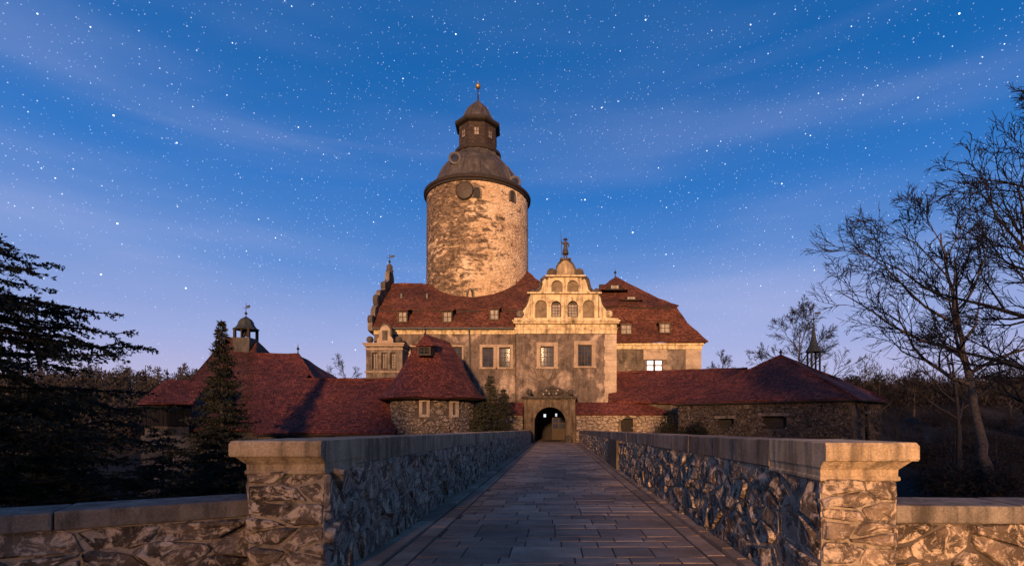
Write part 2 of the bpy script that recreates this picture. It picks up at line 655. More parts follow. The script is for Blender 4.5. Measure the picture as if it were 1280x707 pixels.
    plain('lead', (.075, .075, .07), .5, .3)
    plain('copper', (.034, .038, .033), .6, .35, 3)
    plain('bronze', (.05, .036, .025), .55, .4, 8)
    plain('interior', (.035, .03, .026), .9)
    plain('bark', (.055, .043, .034), .9, .5, 14)
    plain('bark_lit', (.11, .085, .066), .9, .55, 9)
    plain('twig', (.020, .016, .013), .9, .3, 5)
    plain('brush_twig', (.075, .055, .043), .9, .45, 3)

    n = NT('glass')
    n.color(n.ramp(n.noise(n.pos(), 1.5, 3), [(.3, (.012, .012, .014)), (.7, (.04, .038, .036))]))
    n.b.inputs['Specular IOR Level'].default_value = .5
    M['glass'] = n.done(.03)

    n = NT('curtain_glass')
    n.color(n.ramp(n.noise(n.pos((2, 2, .5)), 3, 4), [(.3, (.12, .10, .083)), (.7, (.34, .285, .24))]))
    n.b.inputs['Specular IOR Level'].default_value = .08
    M['curtain_glass'] = n.done(.4)

    def lit(name, col, s):
        n = NT(name)
        n.b.inputs['Base Color'].default_value = (.8, .8, .8, 1)
        n.b.inputs['Emission Color'].default_value = (*col, 1)
        n.b.inputs['Emission Strength'].default_value = s
        M[name] = n.done(.5)
    lit('lit_glass', (.86, .93, 1.0), 1.15)
    lit('lit_warm', (1.0, .72, .42), .30)

    def leaf(name, a, b, c, sc=1.2):
        n = NT(name)
        f = n.noise(n.pos(), sc, 5, .6)
        g = n.noise(n.pos(), 9, 3, .6)
        col = n.ramp(f, [(.3, a), (.52, b), (.74, c)])
        n.color(n.scale(col, n.ramp(g, [(.3, .6), (.7, 1.35)])))
        M[name] = n.done(.8)
    leaf('needles', (.008, .010, .006), (.015, .018, .010), (.027, .029, .016))
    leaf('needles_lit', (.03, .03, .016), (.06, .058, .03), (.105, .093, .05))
    leaf('needles_mid', (.016, .017, .010), (.032, .032, .018), (.06, .055, .03))
    leaf('brush', (.014, .010, .008), (.030, .022, .016), (.06, .043, .032), .4)
    leaf('far_leaf', (.014, .0115, .010), (.028, .023, .020), (.055, .045, .038), .1)
    leaf('ivy', (.008, .008, .005), (.016, .0155, .009), (.032, .028, .016), 2)

    n = NT('terrain')
    p = n.pos()
    c = n.ramp(n.noise(p, .09, 8, .65), [(.3, (.013, .010, .008)), (.5, (.026, .020, .015)), (.7, (.05, .038, .028))])
    c = n.scale(c, n.ramp(n.noise(p, 1.6, 6, .7), [(.3, .5), (.7, 1.5)]))
    n.color(c)
    n.bump(n.noise(p, 2.2, 7, .7), .3)
    M['terrain'] = n.done(.95)


mats()


# ------------------------------------------------------------------ terrain
def gz(x, y):
    near = sstep(7.5, 4.9, y)
    c_mid = -.25 - 4.6 * sstep(12, 20, -x) - 1.6 * sstep(16, 30, x)      # castle rock: level behind the gate, lower at the sides
    far = sstep(24, 36, y)
    z = -6.0 + 6.0 * far + c_mid * far
    z = z + (-.12 - z) * near
    r = sstep(9, 16, x) * sstep(6, 18, y) * (1 - far)                    # right bank of the ditch
    z += (-2.1 - z) * r
    z += 8.5 * sstep(46, 96, y) * sstep(14, 34, x)                       # rising ground on the right
    z += 13.0 * sstep(48, 130, y) * sstep(-14, -45, x)                   # wooded hill on the left
    z += 2.2 * sstep(60, 200, y)
    z -= 6 * sstep(260, 900, y)
    if y > 8 or abs(x) > 6:
        z += .35 * math.sin(x * .31 + 1.7) * math.sin(y * .27 + .4) * sstep(8, 16, y)
    return z


def terrain():
    xs = sorted(set([-900, -600, -400, -280, -210, -160, -125, -100] + list(range(-84, 85, 2)) + [100, 125, 160, 210, 280, 400, 600, 900]))
    ys = sorted(set([-300, -200, -120, -80, -50, -30, -20, -12, -6, 0, 3] + [4.9, 5.5, 6.2, 6.9, 7.6] + list(range(9, 100, 2)) +
                    list(range(100, 200, 8)) + [220, 260, 320, 420, 600, 900, 1400, 2000]))
    v = [(x, y, gz(x, y)) for y in ys for x in xs]
    n = len(xs)
    f = [(j * n + i, j * n + i + 1, (j + 1) * n + i + 1, (j + 1) * n + i) for j in range(len(ys) - 1) for i in range(n - 1)]
    m = MB(); m.add(v, f)
    return m.build('ground', M['terrain'], smooth=True, origin=(0, 0, 0), kind='structure')


terrain()

WALL_X = 2.13          # inner faces of the two parapets
ROAD_END = 46.0


# ------------------------------------------------------------------ stones
def clip(poly, n, c):
    out = []
    k = len(poly)
    for i in range(k):
        a, b = poly[i], poly[(i + 1) % k]
        da = a[0] * n[0] + a[1] * n[1] - c
        db = b[0] * n[0] + b[1] * n[1] - c
        if da <= 0: out.append(a)
        if (da < 0 < db) or (db < 0 < da):
            t = da / (da - db)
            out.append((a[0] + (b[0] - a[0]) * t, a[1] + (b[1] - a[1]) * t))
    return out


def cells(u0, u1, v0, v1, su, sv, gap, rng, jit=.38):
    """irregular polygons that fill a rectangle, separated by joints"""
    nv = max(1, round((v1 - v0) / sv)); nu = max(1, round((u1 - u0) / su))
    du, dv = (u1 - u0) / nu, (v1 - v0) / nv
    seeds = {}
    for j in range(nv):
        for i in range(nu):
            off = .5 if j % 2 else 0
            s = rng.uniform(-jit, jit), rng.uniform(-jit, jit)
            seeds[i, j] = ((i + .5 + s[0] + off * .5) * du + u0, (j + .5 + s[1]) * dv + v0)
    for key in list(seeds):
        if rng.random() < .22: del seeds[key]              # neighbours grow into the gap: a few big stones
    out = []
    k = su / sv
    for (i, j), p in seeds.items():
        poly = [(u0, v0), (u1, v0), (u1, v1), (u0, v1)]
        poly = clip(poly, (1, 0), p[0] + 3 * du); poly = clip(poly, (-1, 0), -(p[0] - 3 * du))
        for a in range(-3, 4):
            for b in range(-3, 4):
                q = seeds.get((i + a, j + b))
                if q is None or (a == 0 and b == 0): continue
                d = (q[0] - p[0], (q[1] - p[1]) * k * k)
                mid = ((q[0] + p[0]) / 2, (q[1] + p[1]) / 2)
                ln = math.hypot(*d)
                if ln < 1e-6: continue
                nn = (d[0] / ln, d[1] / ln)
                poly = clip(poly, nn, nn[0] * mid[0] + nn[1] * mid[1] - gap / 2)
                if len(poly) < 3: break
            if len(poly) < 3: break
        if len(poly) >= 3:
            out.append((p, poly))
    return out


def chaikin(poly, c=.14):
    out = []
    k = len(poly)
    for i in range(k):
        a, b = poly[i], poly[(i + 1) % k]
        if math.hypot(a[0] - b[0], a[1] - b[1]) < .03:
            out.append(((a[0] + b[0]) / 2, (a[1] + b[1]) / 2)); continue
        out.append((a[0] + (b[0] - a[0]) * c, a[1] + (b[1] - a[1]) * c))
        out.append((a[0] + (b[0] - a[0]) * (1 - c), a[1] + (b[1] - a[1]) * (1 - c)))
    return out


def stone_into(mb, poly, fmap, h, rng, sink=.03, rough=False):
    """one rough stone: outline set in the mortar, shoulder ring and an uneven face"""
    poly = chaikin(poly)
    n = len(poly)
    ext = max(max(p[0] for p in poly) - min(p[0] for p in poly), max(p[1] for p in poly) - min(p[1] for p in poly))
    jj = min(.02, ext * .035)
    poly = [(p[0] + rng.uniform(-jj, jj), p[1] + rng.uniform(-jj, jj)) for p in poly]
    cu = sum(p[0] for p in poly) / n; cv = sum(p[1] for p in poly) / n
    tu, tv = rng.uniform(-.22, .22), rng.uniform(-.22, .22)
    v = [fmap(u, w, -sink) for u, w in poly]
    v += [fmap(cu + (u - cu) * .97, cv + (w - cv) * .97, h * .6) for u, w in poly]
    ring = []
    for u, w in poly:
        s = rng.uniform(.74, .90)
        pu, pv = cu + (u - cu) * s, cv + (w - cv) * s
        ring.append(fmap(pu, pv, h * rng.uniform(.85, 1.15) + (pu - cu) * tu + (pv - cv) * tv))
    v += ring
    v.append(fmap(cu, cv, h * rng.uniform(.8, 1.15) + (rng.uniform(-.014, .014) if rough else 0)))
    if rough:
        c0 = v.pop()
        for u, w in poly:
            s = rng.uniform(.34, .52)
            pu, pv = cu + (u - cu) * s, cv + (w - cv) * s
            v.append(fmap(pu, pv, h + rng.uniform(-.016, .018) + (pu - cu) * tu + (pv - cv) * tv))
        v.append(c0)
        f = []
        for i in range(n):
            j = (i + 1) % n
            for k in range(3): f.append((k * n + i, k * n + j, (k + 1) * n + j, (k + 1) * n + i))
            f.append((3 * n + i, 3 * n + j, 4 * n))
        mb.add(v, f)
        return
    f = []
    for i in range(n):
        j = (i + 1) % n
        f.append((i, j, n + j, n + i))
        f.append((n + i, n + j, 2 * n + j, 2 * n + i))
        f.append((2 * n + i, 2 * n + j, 3 * n))
    mb.add(v, f)


def flat_map(o, U, N):
    o = Vector(o); U = Vector(U).normalized(); N = Vector(N).normalized()
    return lambda u, v, h: o + U * u + Vector((0, 0, v)) + N * h


def stones(parent, cl, fmap, mat, rng, hmin, hmax, limit=10000, rough=False, far=None, flip=False, stuff_name='small_stones', smooth=True):
    """each stone an object up to the limit; the rest one joined part"""
    rest = MB()
    for idx, (p, poly) in enumerate(cl):
        h = rng.uniform(hmin, hmax)
        pl = poly[::-1] if flip else poly
        if idx < limit:
            m = MB()
            stone_into(m, pl, fmap, h, rng, rough=rough)
            m.build('stone', mat, parent, smooth=smooth)
        else:
            stone_into(rest, pl, fmap, h, rng)
    if rest.f:
        rest.build(stuff_name, mat, parent, smooth=smooth, kind='stuff')


# ------------------------------------------------------------------ road over the bridge
def road():
    rng = random.Random(5)
    m = MB()
    m.box(-WALL_X - .7, WALL_X + .7, -14, ROAD_END + .8, -6.5, -.007)
    bed = m.build('road', M['joint'], origin=(0, 0, -.035), kind='structure')
    y = -3.0
    rows = []
    while y < ROAD_END - .2:
        d = rng.choice((.26, .32, .38, .44, .5, .58))
        rows.append((y, min(y + d, ROAD_END - .1)))
        y += d
    x0, x1 = -1.60, 1.74
    slabs = []
    for (a, b) in rows:
        x = x0 - rng.uniform(0, .6)
        while x < x1 - .05:
            w = rng.choice((.38, .46, .55, .62, .72, .85))
            xa, xb = max(x, x0), min(x + w, x1)
            if x1 - xb < .22: xb = x1
            if xb - xa > .1: slabs.append((xa, xb, a, b))
            x = xb if xb == x1 else x + w
    order = sorted(slabs, key=lambda s: (0 if s[2] > 4.0 else 1, s[2]))
    rest = MB()

    def slab(mb, xa, xb, a, b, zt):
        g, e = .010, .004
        t = [rng.uniform(-.004, .004) for _ in range(4)]
        xa, xb, a, b = xa + g, xb - g, a + g, b - g
        v = [(xa, a, -.05), (xb, a, -.05), (xb, b, -.05), (xa, b, -.05),
             (xa, a, zt - e), (xb, a, zt - e), (xb, b, zt - e), (xa, b, zt - e),
             (xa + e, a + e, zt + t[0]), (xb - e, a + e, zt + t[1]), (xb - e, b - e, zt + t[2]), (xa + e, b - e, zt + t[3])]
        f = [(0, 1, 5, 4), (1, 2, 6, 5), (2, 3, 7, 6), (3, 0, 4, 7), (4, 5, 9, 8), (5, 6, 10, 9), (6, 7, 11, 10), (7, 4, 8, 11), (8, 9, 10, 11)]
        mb.add(v, f)
    for i, (xa, xb, a, b) in enumerate(order):
        if i < 290:
            mb = MB(); slab(mb, xa, xb, a, b, 0); mb.build('paving_slab', M['slab'], bed)
        else:
            slab(rest, xa, xb, a, b, 0)
    rest.build('far_paving', M['slab'], bed, kind='stuff')
    # kerb stones and gutter setts on both sides
    fk = MB()
    for (ka, kb, z) in ((-1.86, -1.61, .004), (-2.15, -1.87, .035), (1.75, 1.97, .012), (1.98, 2.15, .05)):
        y = -3 + rng.uniform(0, .5)
        while y < ROAD_END - 1:
            d = rng.uniform(.5, 1.1)
            if 3.5 < y < 17:
                mb = MB(); slab(mb, ka, kb, y, y + d, z); mb.build('kerb_stone', M['slab'], bed)
            else:
                slab(fk, ka, kb, y, y + d, z)
            y += d
    fk.build('far_kerb', M['slab'], bed, kind='stuff')


road()


def ctop(y):
    return 1.37 - .0062 * (y - 4.3)


COPE = .27


def parapet(side, y0, y1, label, stone_mat, seed, su, sv):
    """side -1 left, +1 right; wall with rubble faces, coping blocks and a moulded end pillar"""
    rng = random.Random(seed)
    xi = side * WALL_X
    xo = side * (WALL_X + (.70 if side < 0 else .60))
    w = empty('parapet_wall', (side * (WALL_X + .35), y0, -.04), label, 'wall', 'parapet walls of the bridge')
    a, b = sorted((xi, xo))
    m = MB()
    z0, z1 = ctop(y0) - COPE - .006, ctop(y1) - COPE - .006
    q = .002
    v = [(a + q, y0 + q, -6), (b - q, y0 + q, -6), (b - q, y1, -6), (a + q, y1, -6), (a + q, y0 + q, z0), (b - q, y0 + q, z0), (b - q, y1, z1), (a + q, y1, z1)]
    m.add(v, [(3, 2, 1, 0), (4, 5, 6, 7), (0, 1, 5, 4), (1, 2, 6, 5), (2, 3, 7, 6), (3, 0, 4, 7)])
    m.build('mortar_core', M['mortar'], w)
    # inner face stones: u along the bridge
    L = y1 - y0
    cl = cells(0, L, .0, 1.0, su, sv, .026, rng)
    fit = []
    for p, poly in cl:
        top = ctop(y0 + p[0]) - COPE - .02
        fit.append((p, [(u, vv * top + (.03 if vv > .01 else -.02)) for u, vv in poly]))
    fit.sort(key=lambda t: t[0][0])
    fm = flat_map((xi, y0, 0), (0, 1, 0), (-side, 0, 0))
    stones(w, fit, fm, stone_mat, rng, .003, .019, limit=255, flip=(side < 0), stuff_name='far_stones')
    # pillar face towards the viewer
    clp = cells(.0, abs(xo - xi), .0, ctop(y0) - COPE - .02, .30, .11, .020, rng)
    fm2 = flat_map((a, y0, 0), (1, 0, 0), (0, -1, 0))
    stones(w, clp, fm2, M['rubble'], rng, .006, .05, rough=True)
    # outer face, seen only past the end
    clo = cells(.0, 5.0, -.6, 1.0, .36, .26, .03, rng)
    fm3 = flat_map((xo, y0, 0), (0, 1, 0), (side, 0, 0))
    rest = MB()
    for p, poly in clo:
        stone_into(rest, poly if side < 0 else poly[::-1], fm3, rng.uniform(.01, .04), rng)
    rest.build('outer_stones', stone_mat, w, smooth=True, kind='stuff')
    # moulded cap of the end pillar: slab, cavetto, neck
    yc = y0 + .95
    t = ctop(y0)
    prof = [(.005, t - COPE - .045), (.022, t - COPE - .035), (.022, t - COPE - .01), (.01, t - COPE), (.012, t - COPE + .05), (.03, t - .20), (.062, t - .165),
            (.075, t - .150), (.105, t - .146), (.112, t - .13), (.112, t - .03), (.098, t - .004), (.09, t)]
    m = MB()
    n = len(prof)
    v = []
    for e, z in prof:
        # inner side keeps nearly flush with the wall, front and outer side project
        ei = min(e, .02)
        x_in = xi - side * ei; x_out = xo + side * e
        v += [(x_in, y0 - e, z), (x_out, y0 - e, z), (x_out, yc, z), (x_in, yc, z)]
    f = []
    for k in range(n - 1):
        for i in range(4):
            j = (i + 1) % 4
            f.append((k * 4 + i, k * 4 + j, (k + 1) * 4 + j, (k + 1) * 4 + i))
    f.append((3, 2, 1, 0)); f.append(tuple((n - 1) * 4 + i for i in range(4)))
    if side < 0:
        f = [tuple(reversed(q_)) for q_ in f]
    m.add(v, f)
    m.build('pillar_cap', M['cap_stone'], w, bevel=.008)
    # coping blocks
    y = yc + .006
    while y < y1 - .3:
        d = rng.uniform(.75, 1.35)
        ye = min(y + d, y1)
        za, zb = ctop(y), ctop(ye)
        j = rng.uniform(-.006, .006)
        e = rng.uniform(.008, .022)
        m = MB()
        v = [(a - e, y, za - COPE), (b + e, y, za - COPE), (b + e, ye - .012, zb - COPE), (a - e, ye - .012, zb - COPE),
             (a - e, y, za + j), (b + e, y, za + j), (b + e, ye - .012, zb + j), (a - e, ye - .012, zb + j)]
        m.add(v, [(3, 2, 1, 0), (4, 5, 6, 7), (0, 1, 5, 4), (1, 2, 6, 5), (2, 3, 7, 6), (3, 0, 4, 7)])
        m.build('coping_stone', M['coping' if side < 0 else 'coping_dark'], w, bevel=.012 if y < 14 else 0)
        y = ye
    # buttress-like pier in the wall further along
    if side > 0:
        m = MB()
        m.box(xi - .10, xi + .05, 17.0, 19.6, -.02, ctop(17) - COPE - .005)
        m.build('pier', M['gate_stone'], w)
    return w


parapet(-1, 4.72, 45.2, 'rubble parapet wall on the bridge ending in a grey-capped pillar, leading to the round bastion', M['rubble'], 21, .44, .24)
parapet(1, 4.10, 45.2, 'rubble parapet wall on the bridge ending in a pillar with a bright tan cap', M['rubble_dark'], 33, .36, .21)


def wing_wall(side, p0, p1, thick, top, label, seed):
    """low wall running away from the pillar; p0 at the pillar, front face line p0 -> p1"""
    rng = random.Random(seed)
    P0, P1 = Vector((*p0, 0)), Vector((*p1, 0))
    U = (P1 - P0).normalized()
    L = (P1 - P0).length
    back = Vector((-U.y, U.x, 0))
    if back.y < 0: back = -back
    w = empty('low_wall', (p0[0], p0[1], -.05), label, 'wall', 'low walls flanking the bridge head')
    ct = .16
    def P(u, d, z): return P0 + U * u + back * d + Vector((0, 0, z))
    m = MB()
    z = top - ct - .005
    v = [P(0, .004, -1.5), P(L, .004, -1.5), P(L, thick, -1.5), P(0, thick, -1.5), P(0, .004, z), P(L, .004, z), P(L, thick, z), P(0, thick, z)]
    fc = [(3, 2, 1, 0), (4, 5, 6, 7), (0, 1, 5, 4), (1, 2, 6, 5), (2, 3, 7, 6), (3, 0, 4, 7)]
    if side < 0: fc = [tuple(reversed(q)) for q in fc]
    m.add(v, fc); m.build('mortar_core', M['mortar_dark' if side > 0 else 'mortar'], w)
    cl = cells(0, L, -.35, z, .36, .17, .02, rng)
    fm = flat_map(P0, U, -back)
    stones(w, cl, fm, M['rubble_dark'], rng, .008, .055, flip=(side < 0), rough=True)
    u = .02
    while u < L - .2:
        d = rng.uniform(.9, 1.5)
        ue = min(u + d, L)
        g = rng.uniform(.008, .022)
        e = rng.uniform(.03, .06)
        j = rng.uniform(-.008, .008)
        m = MB()
        v = [P(u, -e, top - ct), P(ue - g, -e, top - ct), P(ue - g, thick + .04, top - ct), P(u, thick + .04, top - ct),
             P(u, -e, top + j), P(ue - g, -e, top + j), P(ue - g, thick + .04, top + j), P(u, thick + .04, top + j)]
        m.add(v, fc); m.build('coping_stone', M['wing_coping'], w, bevel=.018)
        u = ue


wing_wall(-1, (-2.86, 4.86), (-6.6, 2.75), .46, .81, 'low rubble wall with grey slabs beside the grey-capped pillar', 4)
wing_wall(1, (2.76, 4.60), (7.4, 4.35), .46, .80, 'low dark rubble wall with slabs beside the tan-capped pillar', 9)


# ------------------------------------------------------------------ building parts
def window(parent, F, u, z, w, h, cols=2, rows=3, depth=.20, sur=.0, sur_mat='cream_stone', glass='glass', wood='window_wood', sill=True, arch=False, bar=.06):
    """window in a hole of the wall frame F: frame with glazing bars > pane, surround, sill"""
    m = MB(F)
    b = .09
    y0, y1 = depth, depth + .07
    a, c = u - w / 2, u + w / 2
    m.box(a, a + b, y0, y1, z, z + h); m.box(c - b, c, y0, y1, z, z + h)
    m.box(a + b, c - b, y0, y1, z, z + b); m.box(a + b, c - b, y0, y1, z + h - b, z + h)
    iw, ih = w - 2 * b, h - 2 * b
    for i in range(1, cols):
        x = a + b + iw * i / cols
        k = bar if (cols % 2 or i != cols // 2) else bar * 1.6
        m.box(x - k / 2, x + k / 2, y0 + .004, y1 - .004, z + b, z + h - b)
    for j in range(1, rows):
        zz = z + b + ih * j / rows
        m.box(a + b, c - b, y0 + .008, y1 - .008, zz - bar / 2, zz + bar / 2)
    wd = m.build('window', M[wood], parent)
    m = MB(F)
    m.box(a + .01, c - .01, y1 - .02, y1 + .03, z + .01, z + h - .01)
    m.build('pane', M[glass], wd)
    if sur > 0:
        m = MB(F)
        s = sur
        m.box(a - s, a, -.06, .04, z, z + h); m.box(c, c + s, -.06, .04, z, z + h)
        m.box(a - s, c + s, -.065, .04, z + h, z + h + s)
        m.build('surround', M[sur_mat], wd)
        if sill:
            m = MB(F)
            m.box(a - s - .06, c + s + .06, -.16, .06, z - .17, z)
            m.build('sill', M[sur_mat], wd)
    return wd


def hipcaps(parent, edges, mat, r=.11):
    m = MB()
    rg = random.Random(len(edges) * 7 + int(edges[0][0][0] * 10))
    for a, b in edges:
        a, b = Vector(a), Vector(b)
        k = max(2, int((b - a).length / .8))
        pts = [a + (b - a) * (i / k) + Vector((rg.uniform(-.03, .03), rg.uniform(-.03, .03), rg.uniform(-.05, .04) if 0 < i < k else 0)) for i in range(k + 1)]
        m.tube(pts, [r * rg.uniform(.88, 1.12) for _ in pts], 6)
    return m.build('ridge_tiles', mat, parent, smooth=True)


def finial(parent, p, h, mat='iron', ball=.16, name='finial'):
    m = MB()
    x, y, z = p
    m.lathe([(.14, -.25), (.10, 0), (.05, .12), (.04, h * .42), (.07, h * .44)], 8, (x, y, z))
    m.ball((x, y, z + h * .5), ball, 8)
    m.lathe([(.05, h * .56), (.028, h * .8), (.004, h)], 6, (x, y, z))
    return m.build(name, M[mat], parent, smooth=True)


def vane(parent, p, h, s=.5):
    """iron rod with ball and a small vane"""
    x, y, z = p
    m = MB()
    m.tube([(x, y, z), (x, y, z + h)], [.045, .02], 6)
    m.ball((x, y, z + h * .28), .13, 8)
    m.box(x - s * .5, x + s * .5, y - .015, y + .015, z + h * .62, z + h * .62 + .04)
    m.prism([(x + s * .1, z + h * .68), (x + s * .75, z + h * .68), (x + s * .75, z + h * .86), (x + s * .1, z + h * .80)], y - .012, y + .012)
    return m.build('weather_vane', M['iron'], parent)


def dormer(parent, x, y, z, w, h, roof_mat, deep=1.6, glass='curtain_glass', arched=False, over=.14):
    """small roof window: cheeks, little roof, window (> pane)"""
    d = empty_part = MB()
    F = frame((x, y, z), (1, 0))
    m = MB(F)
    t = .13
    m.box(-w / 2, -w / 2 + t, 0, deep, 0, h); m.box(w / 2 - t, w / 2, 0, deep, 0, h)
    m.box(-w / 2 + t, w / 2 - t, 0.0, .12, 0, t); m.box(-w / 2 + t, w / 2 - t, .0, .12, h - t, h)
    body = m.build('dormer', M['window_wood'], parent)
    m = MB(F)
    if arched:
        n = 8
        pts = [(-(w / 2 + over) * math.cos(math.pi * i / n), h - .05 + (w * .34) * math.sin(math.pi * i / n)) for i in range(n + 1)]
        pts = pts[::-1]
        inner = [(p[0] * .86, h - .06 + (p[1] - h + .05) * .72) for p in pts[::-1]]
        m.prism(pts + inner, -.12, deep)
        # tympanum
        tp = [(p[0] * .87, p[1] - .03) for p in pts]
        m.prism(tp, .03, .1)
    else:
        m.poly([(-w / 2 - over, -over, h - .02), (w / 2 + over, -over, h - .02), (w / 2 + over, deep, h + .30), (-w / 2 - over, deep, h + .30)])
        m.poly([(-w / 2 - over, -over, h + .08), (-w / 2 - over, deep, h + .42), (w / 2 + over, deep, h + .42), (w / 2 + over, -over, h + .08)][::-1])
        m.box(-w / 2 - over, w / 2 + over, -over, -over + .03, h - .02, h + .08)
    m.build('dormer_roof', roof_mat, body)
    window_part = MB(F)
    iw, ih = w - 2 * t, h - 2 * t
    window_part.box(-.03, .03, .05, .1, t, h - t); window_part.box(-iw / 2, iw / 2, .06, .09, h * .5 - .025, h * .5 + .025)
    window_part.build('glazing_bars', M['window_wood'], body)
    m = MB(F)
    m.box(-iw / 2, iw / 2, .11, .15, t, h - t)
    m.build('pane', M[glass], body)
    return body


# ------------------------------------------------------------------ gate building with the ornate gable
def gate_building():
    Y = 48.0
    X = lambda p: PX(p, Y)
    Z = lambda p: PZ(p, Y)
    g = empty('gatehouse', (X(706), Y, 0), 'plastered gatehouse with a cream stepped gable of arched niches and the arched entrance', 'building')
    F = frame((0, Y, 0), (1, 0))
    x0, x1 = X(645), X(770)
    wins = [(X(684), Z(458.5), 1.25, 1.95), (X(731), Z(457.5), 1.3, 2.0)]
    holes = [(u - w / 2, u + w / 2, z, z + h) for u, z, w, h in wins]
    gx0, gx1 = PX(668, 46), PX(707, 46)
    holes.append((gx0 - .05, gx1 + .05, -2.0, 3.35))
    m = MB(F)
    m.holes(x0, x1, -2, Z(417) - .02, holes, .34)
    m.poly([(x0, 0, -2), (x0, 0, Z(400)), (x0, 12, Z(400)), (x0, 12, -2)])
    m.poly([(x1, 0, Z(400)), (x1, 0, -2), (x1, 12, -2), (x1, 12, Z(400))])
    m.build('wall', M['plaster'], g)
    for u, z, w, h in wins:
        window(g, F, u, z, w, h, 4, 4, .20, .36, 'plaster_pale', sill=True, bar=.045)
    # quoin strip at the right corner: blocks of pale stone
    z = -1.0
    k = 0
    while z < Z(419):
        hh = .62
        wd = 1.05 if k % 2 else 1.14
        m = MB(); m.box(x1 - wd, x1 + .05, Y - .05, Y + .25, z, min(z + hh - .015, Z(417.5)))
        m.build('quoin', M['quoin'], g)
        z += hh; k += 1
    # entablature
    m = MB()
    m.box(x0 - .05, x1 + .08, Y - .10, Y + .4, Z(417), Z(412)); m.box(x0 - .12, x1 + .14, Y - .16, Y + .4, Z(412), Z(409.5))
    m.box(x0 - .03, x1 + .05, Y - .06, Y + .4, Z(409.5), Z(405)); m.box(x0 - .20, x1 + .24, Y - .28, Y + .4, Z(405), Z(402.5), -.08)
    m.box(x0 - .34, x1 + .36, Y - .45, Y + .4, Z(402.5), Z(400.5)); m.box(x0 - .15, x1 + .2, Y - .30, Y + .4, Z(400.5), Z(398))
    m.build('cornice', M['cream_stone'], g, bevel=.02)
    # coat of arms under the window
    m = MB()
    cx, cz = X(685), Z(467)
    m.prism([(cx - .38, cz + .45), (cx - .36, cz - .1), (cx - .2, cz - .42), (cx, cz - .56), (cx + .2, cz - .42), (cx + .36, cz - .1), (cx + .38, cz + .45)], Y - .12, Y + .05)
    for s in (-1, 1):
        m.tube([(cx + s * .42, Y - .08, cz + .5), (cx + s * .62, Y - .1, cz + .25), (cx + s * .55, Y - .1, cz - .15), (cx + s * .35, Y - .08, cz - .45)], .07, 6)
    m.tube([(cx - .25, Y - .13, cz + .3), (cx, Y - .15, cz - .1), (cx + .25, Y - .13, cz + .3)], .05, 5)
    m.build('coat_of_arms', M['grey_stone'], g)

    # gable storeys: pilasters and arched niches
    def storey(px0, px1, py0, py1, niches, glazed, Yf, name):
        """niches: list of (centre px, width px, spring py, sill py)"""
        a, b, z0, z1 = PX(px0, Yf), PX(px1, Yf), PZ(py0, Yf), PZ(py1, Yf)
        m = MB()
        cuts = []
        for c, w, sp, si in niches:
            cuts.append((PX(c - w / 2, Yf), PX(c + w / 2, Yf), PZ(sp, Yf), PZ(si, Yf)))
        xs = a
        for (l, r, sp, si) in cuts:
            m.box(xs, l, Yf, Yf + .45, z0, z1)
            rad = (r - l) / 2
            n = 10
            arc = [(l + rad - rad * math.cos(math.pi * i / n), sp + rad * math.sin(math.pi * i / n)) for i in range(n + 1)]
            m.prism([(l, z1)] + arc + [(r, z1)], Yf, Yf + .45)     # spandrel over the arch
            m.box(l, r, Yf, Yf + .45, z0, si)
            xs = r
        m.box(xs, b, Yf, Yf + .45, z0, z1)
        m.build('gable_storey', M['cream_stone'], g)
        for i, (l, r, sp, si) in enumerate(cuts):
            rad = (r - l) / 2
            if i in glazed:
                Fw = frame((0, Yf, 0), (1, 0))
                window(g, Fw, (l + r) / 2, si + .02, (r - l) - .02, sp - si + rad * .45, 3, 4, .2, 0, glass='curtain_glass', bar=.05)
                mm = MB(); mm.box(l, r, Yf + .32, Yf + .4, si, sp + rad)
                mm.build('niche', M['dark_stone'], g)
            else:
                mm = MB(); mm.box(l - .02, r + .02, Yf + .22, Yf + .40, si - .02, sp + rad + .02)
                mm.build('niche', M['niche'], g)
            # imposts
            for q0, q1, e in ((l - .2, l, .05), (r, r + .2, .047)):
                mm = MB(); mm.box(q0, q1, Yf - e, Yf + .05, sp - .06, sp + .04); mm.build('impost', M['cream_stone'], g)
    Yf = Y + .12
    storey(663, 748, 398.2, 366.5, [(676.3, 14.5, 382, 397), (695.3, 12.5, 382, 396), (716, 12.8, 382, 396), (735.6, 14.5, 382, 397)], (1, 2), Yf, 'lower')
    storey(684, 730, 366.0, 345.5, [(696.3, 14, 357, 367.2), (716, 14, 357, 367.2)], (), Yf + .003, 'upper')
    m = MB()
    for (pa, pb, py, pr, th) in ((659, 752, 367.6, .24, .17), (682, 732, 346.3, .24, .16)):
        z = PZ(py, Yf)
        m.box(PX(pa, Yf), PX(pb, Yf), Yf - pr, Yf + .5, z, z + th)
    m.build('ledge', M['cream_stone'], g, bevel=.02)
    # scroll wings left and right of the storeys
    mid = 706.0

    def wing(pts, side, yf):
        P = [(PX(mid + side * (mid - x), yf) if side > 0 else PX(x, yf), PZ(y, yf)) for x, y in pts]
        if side < 0: P = P
        else: P = P[::-1]
        mm = MB(); mm.prism(P, yf, yf + .36)
        mm.build('scroll_wing', M['cream_stone'], g)

    def rim(pts, side, yf, r=.14):
        P = [((PX(mid + side * (mid - x), yf) if side > 0 else PX(x, yf)), yf + .14, PZ(y, yf)) for x, y in pts]
        mm = MB(); mm.tube(P, [r] * len(P), 7)
        mm.build('scroll', M['dark_stone'], g, smooth=True)
    low = [(663, 398.2), (663, 369), (661.5, 372), (660.6, 377), (658.5, 382), (655.5, 386), (652.5, 390), (651, 398.2)]
    up = [(684, 366.2), (684, 348), (681, 347.5), (678.3, 350), (677, 355), (675.5, 360), (672.5, 363.5), (669, 366.2)]
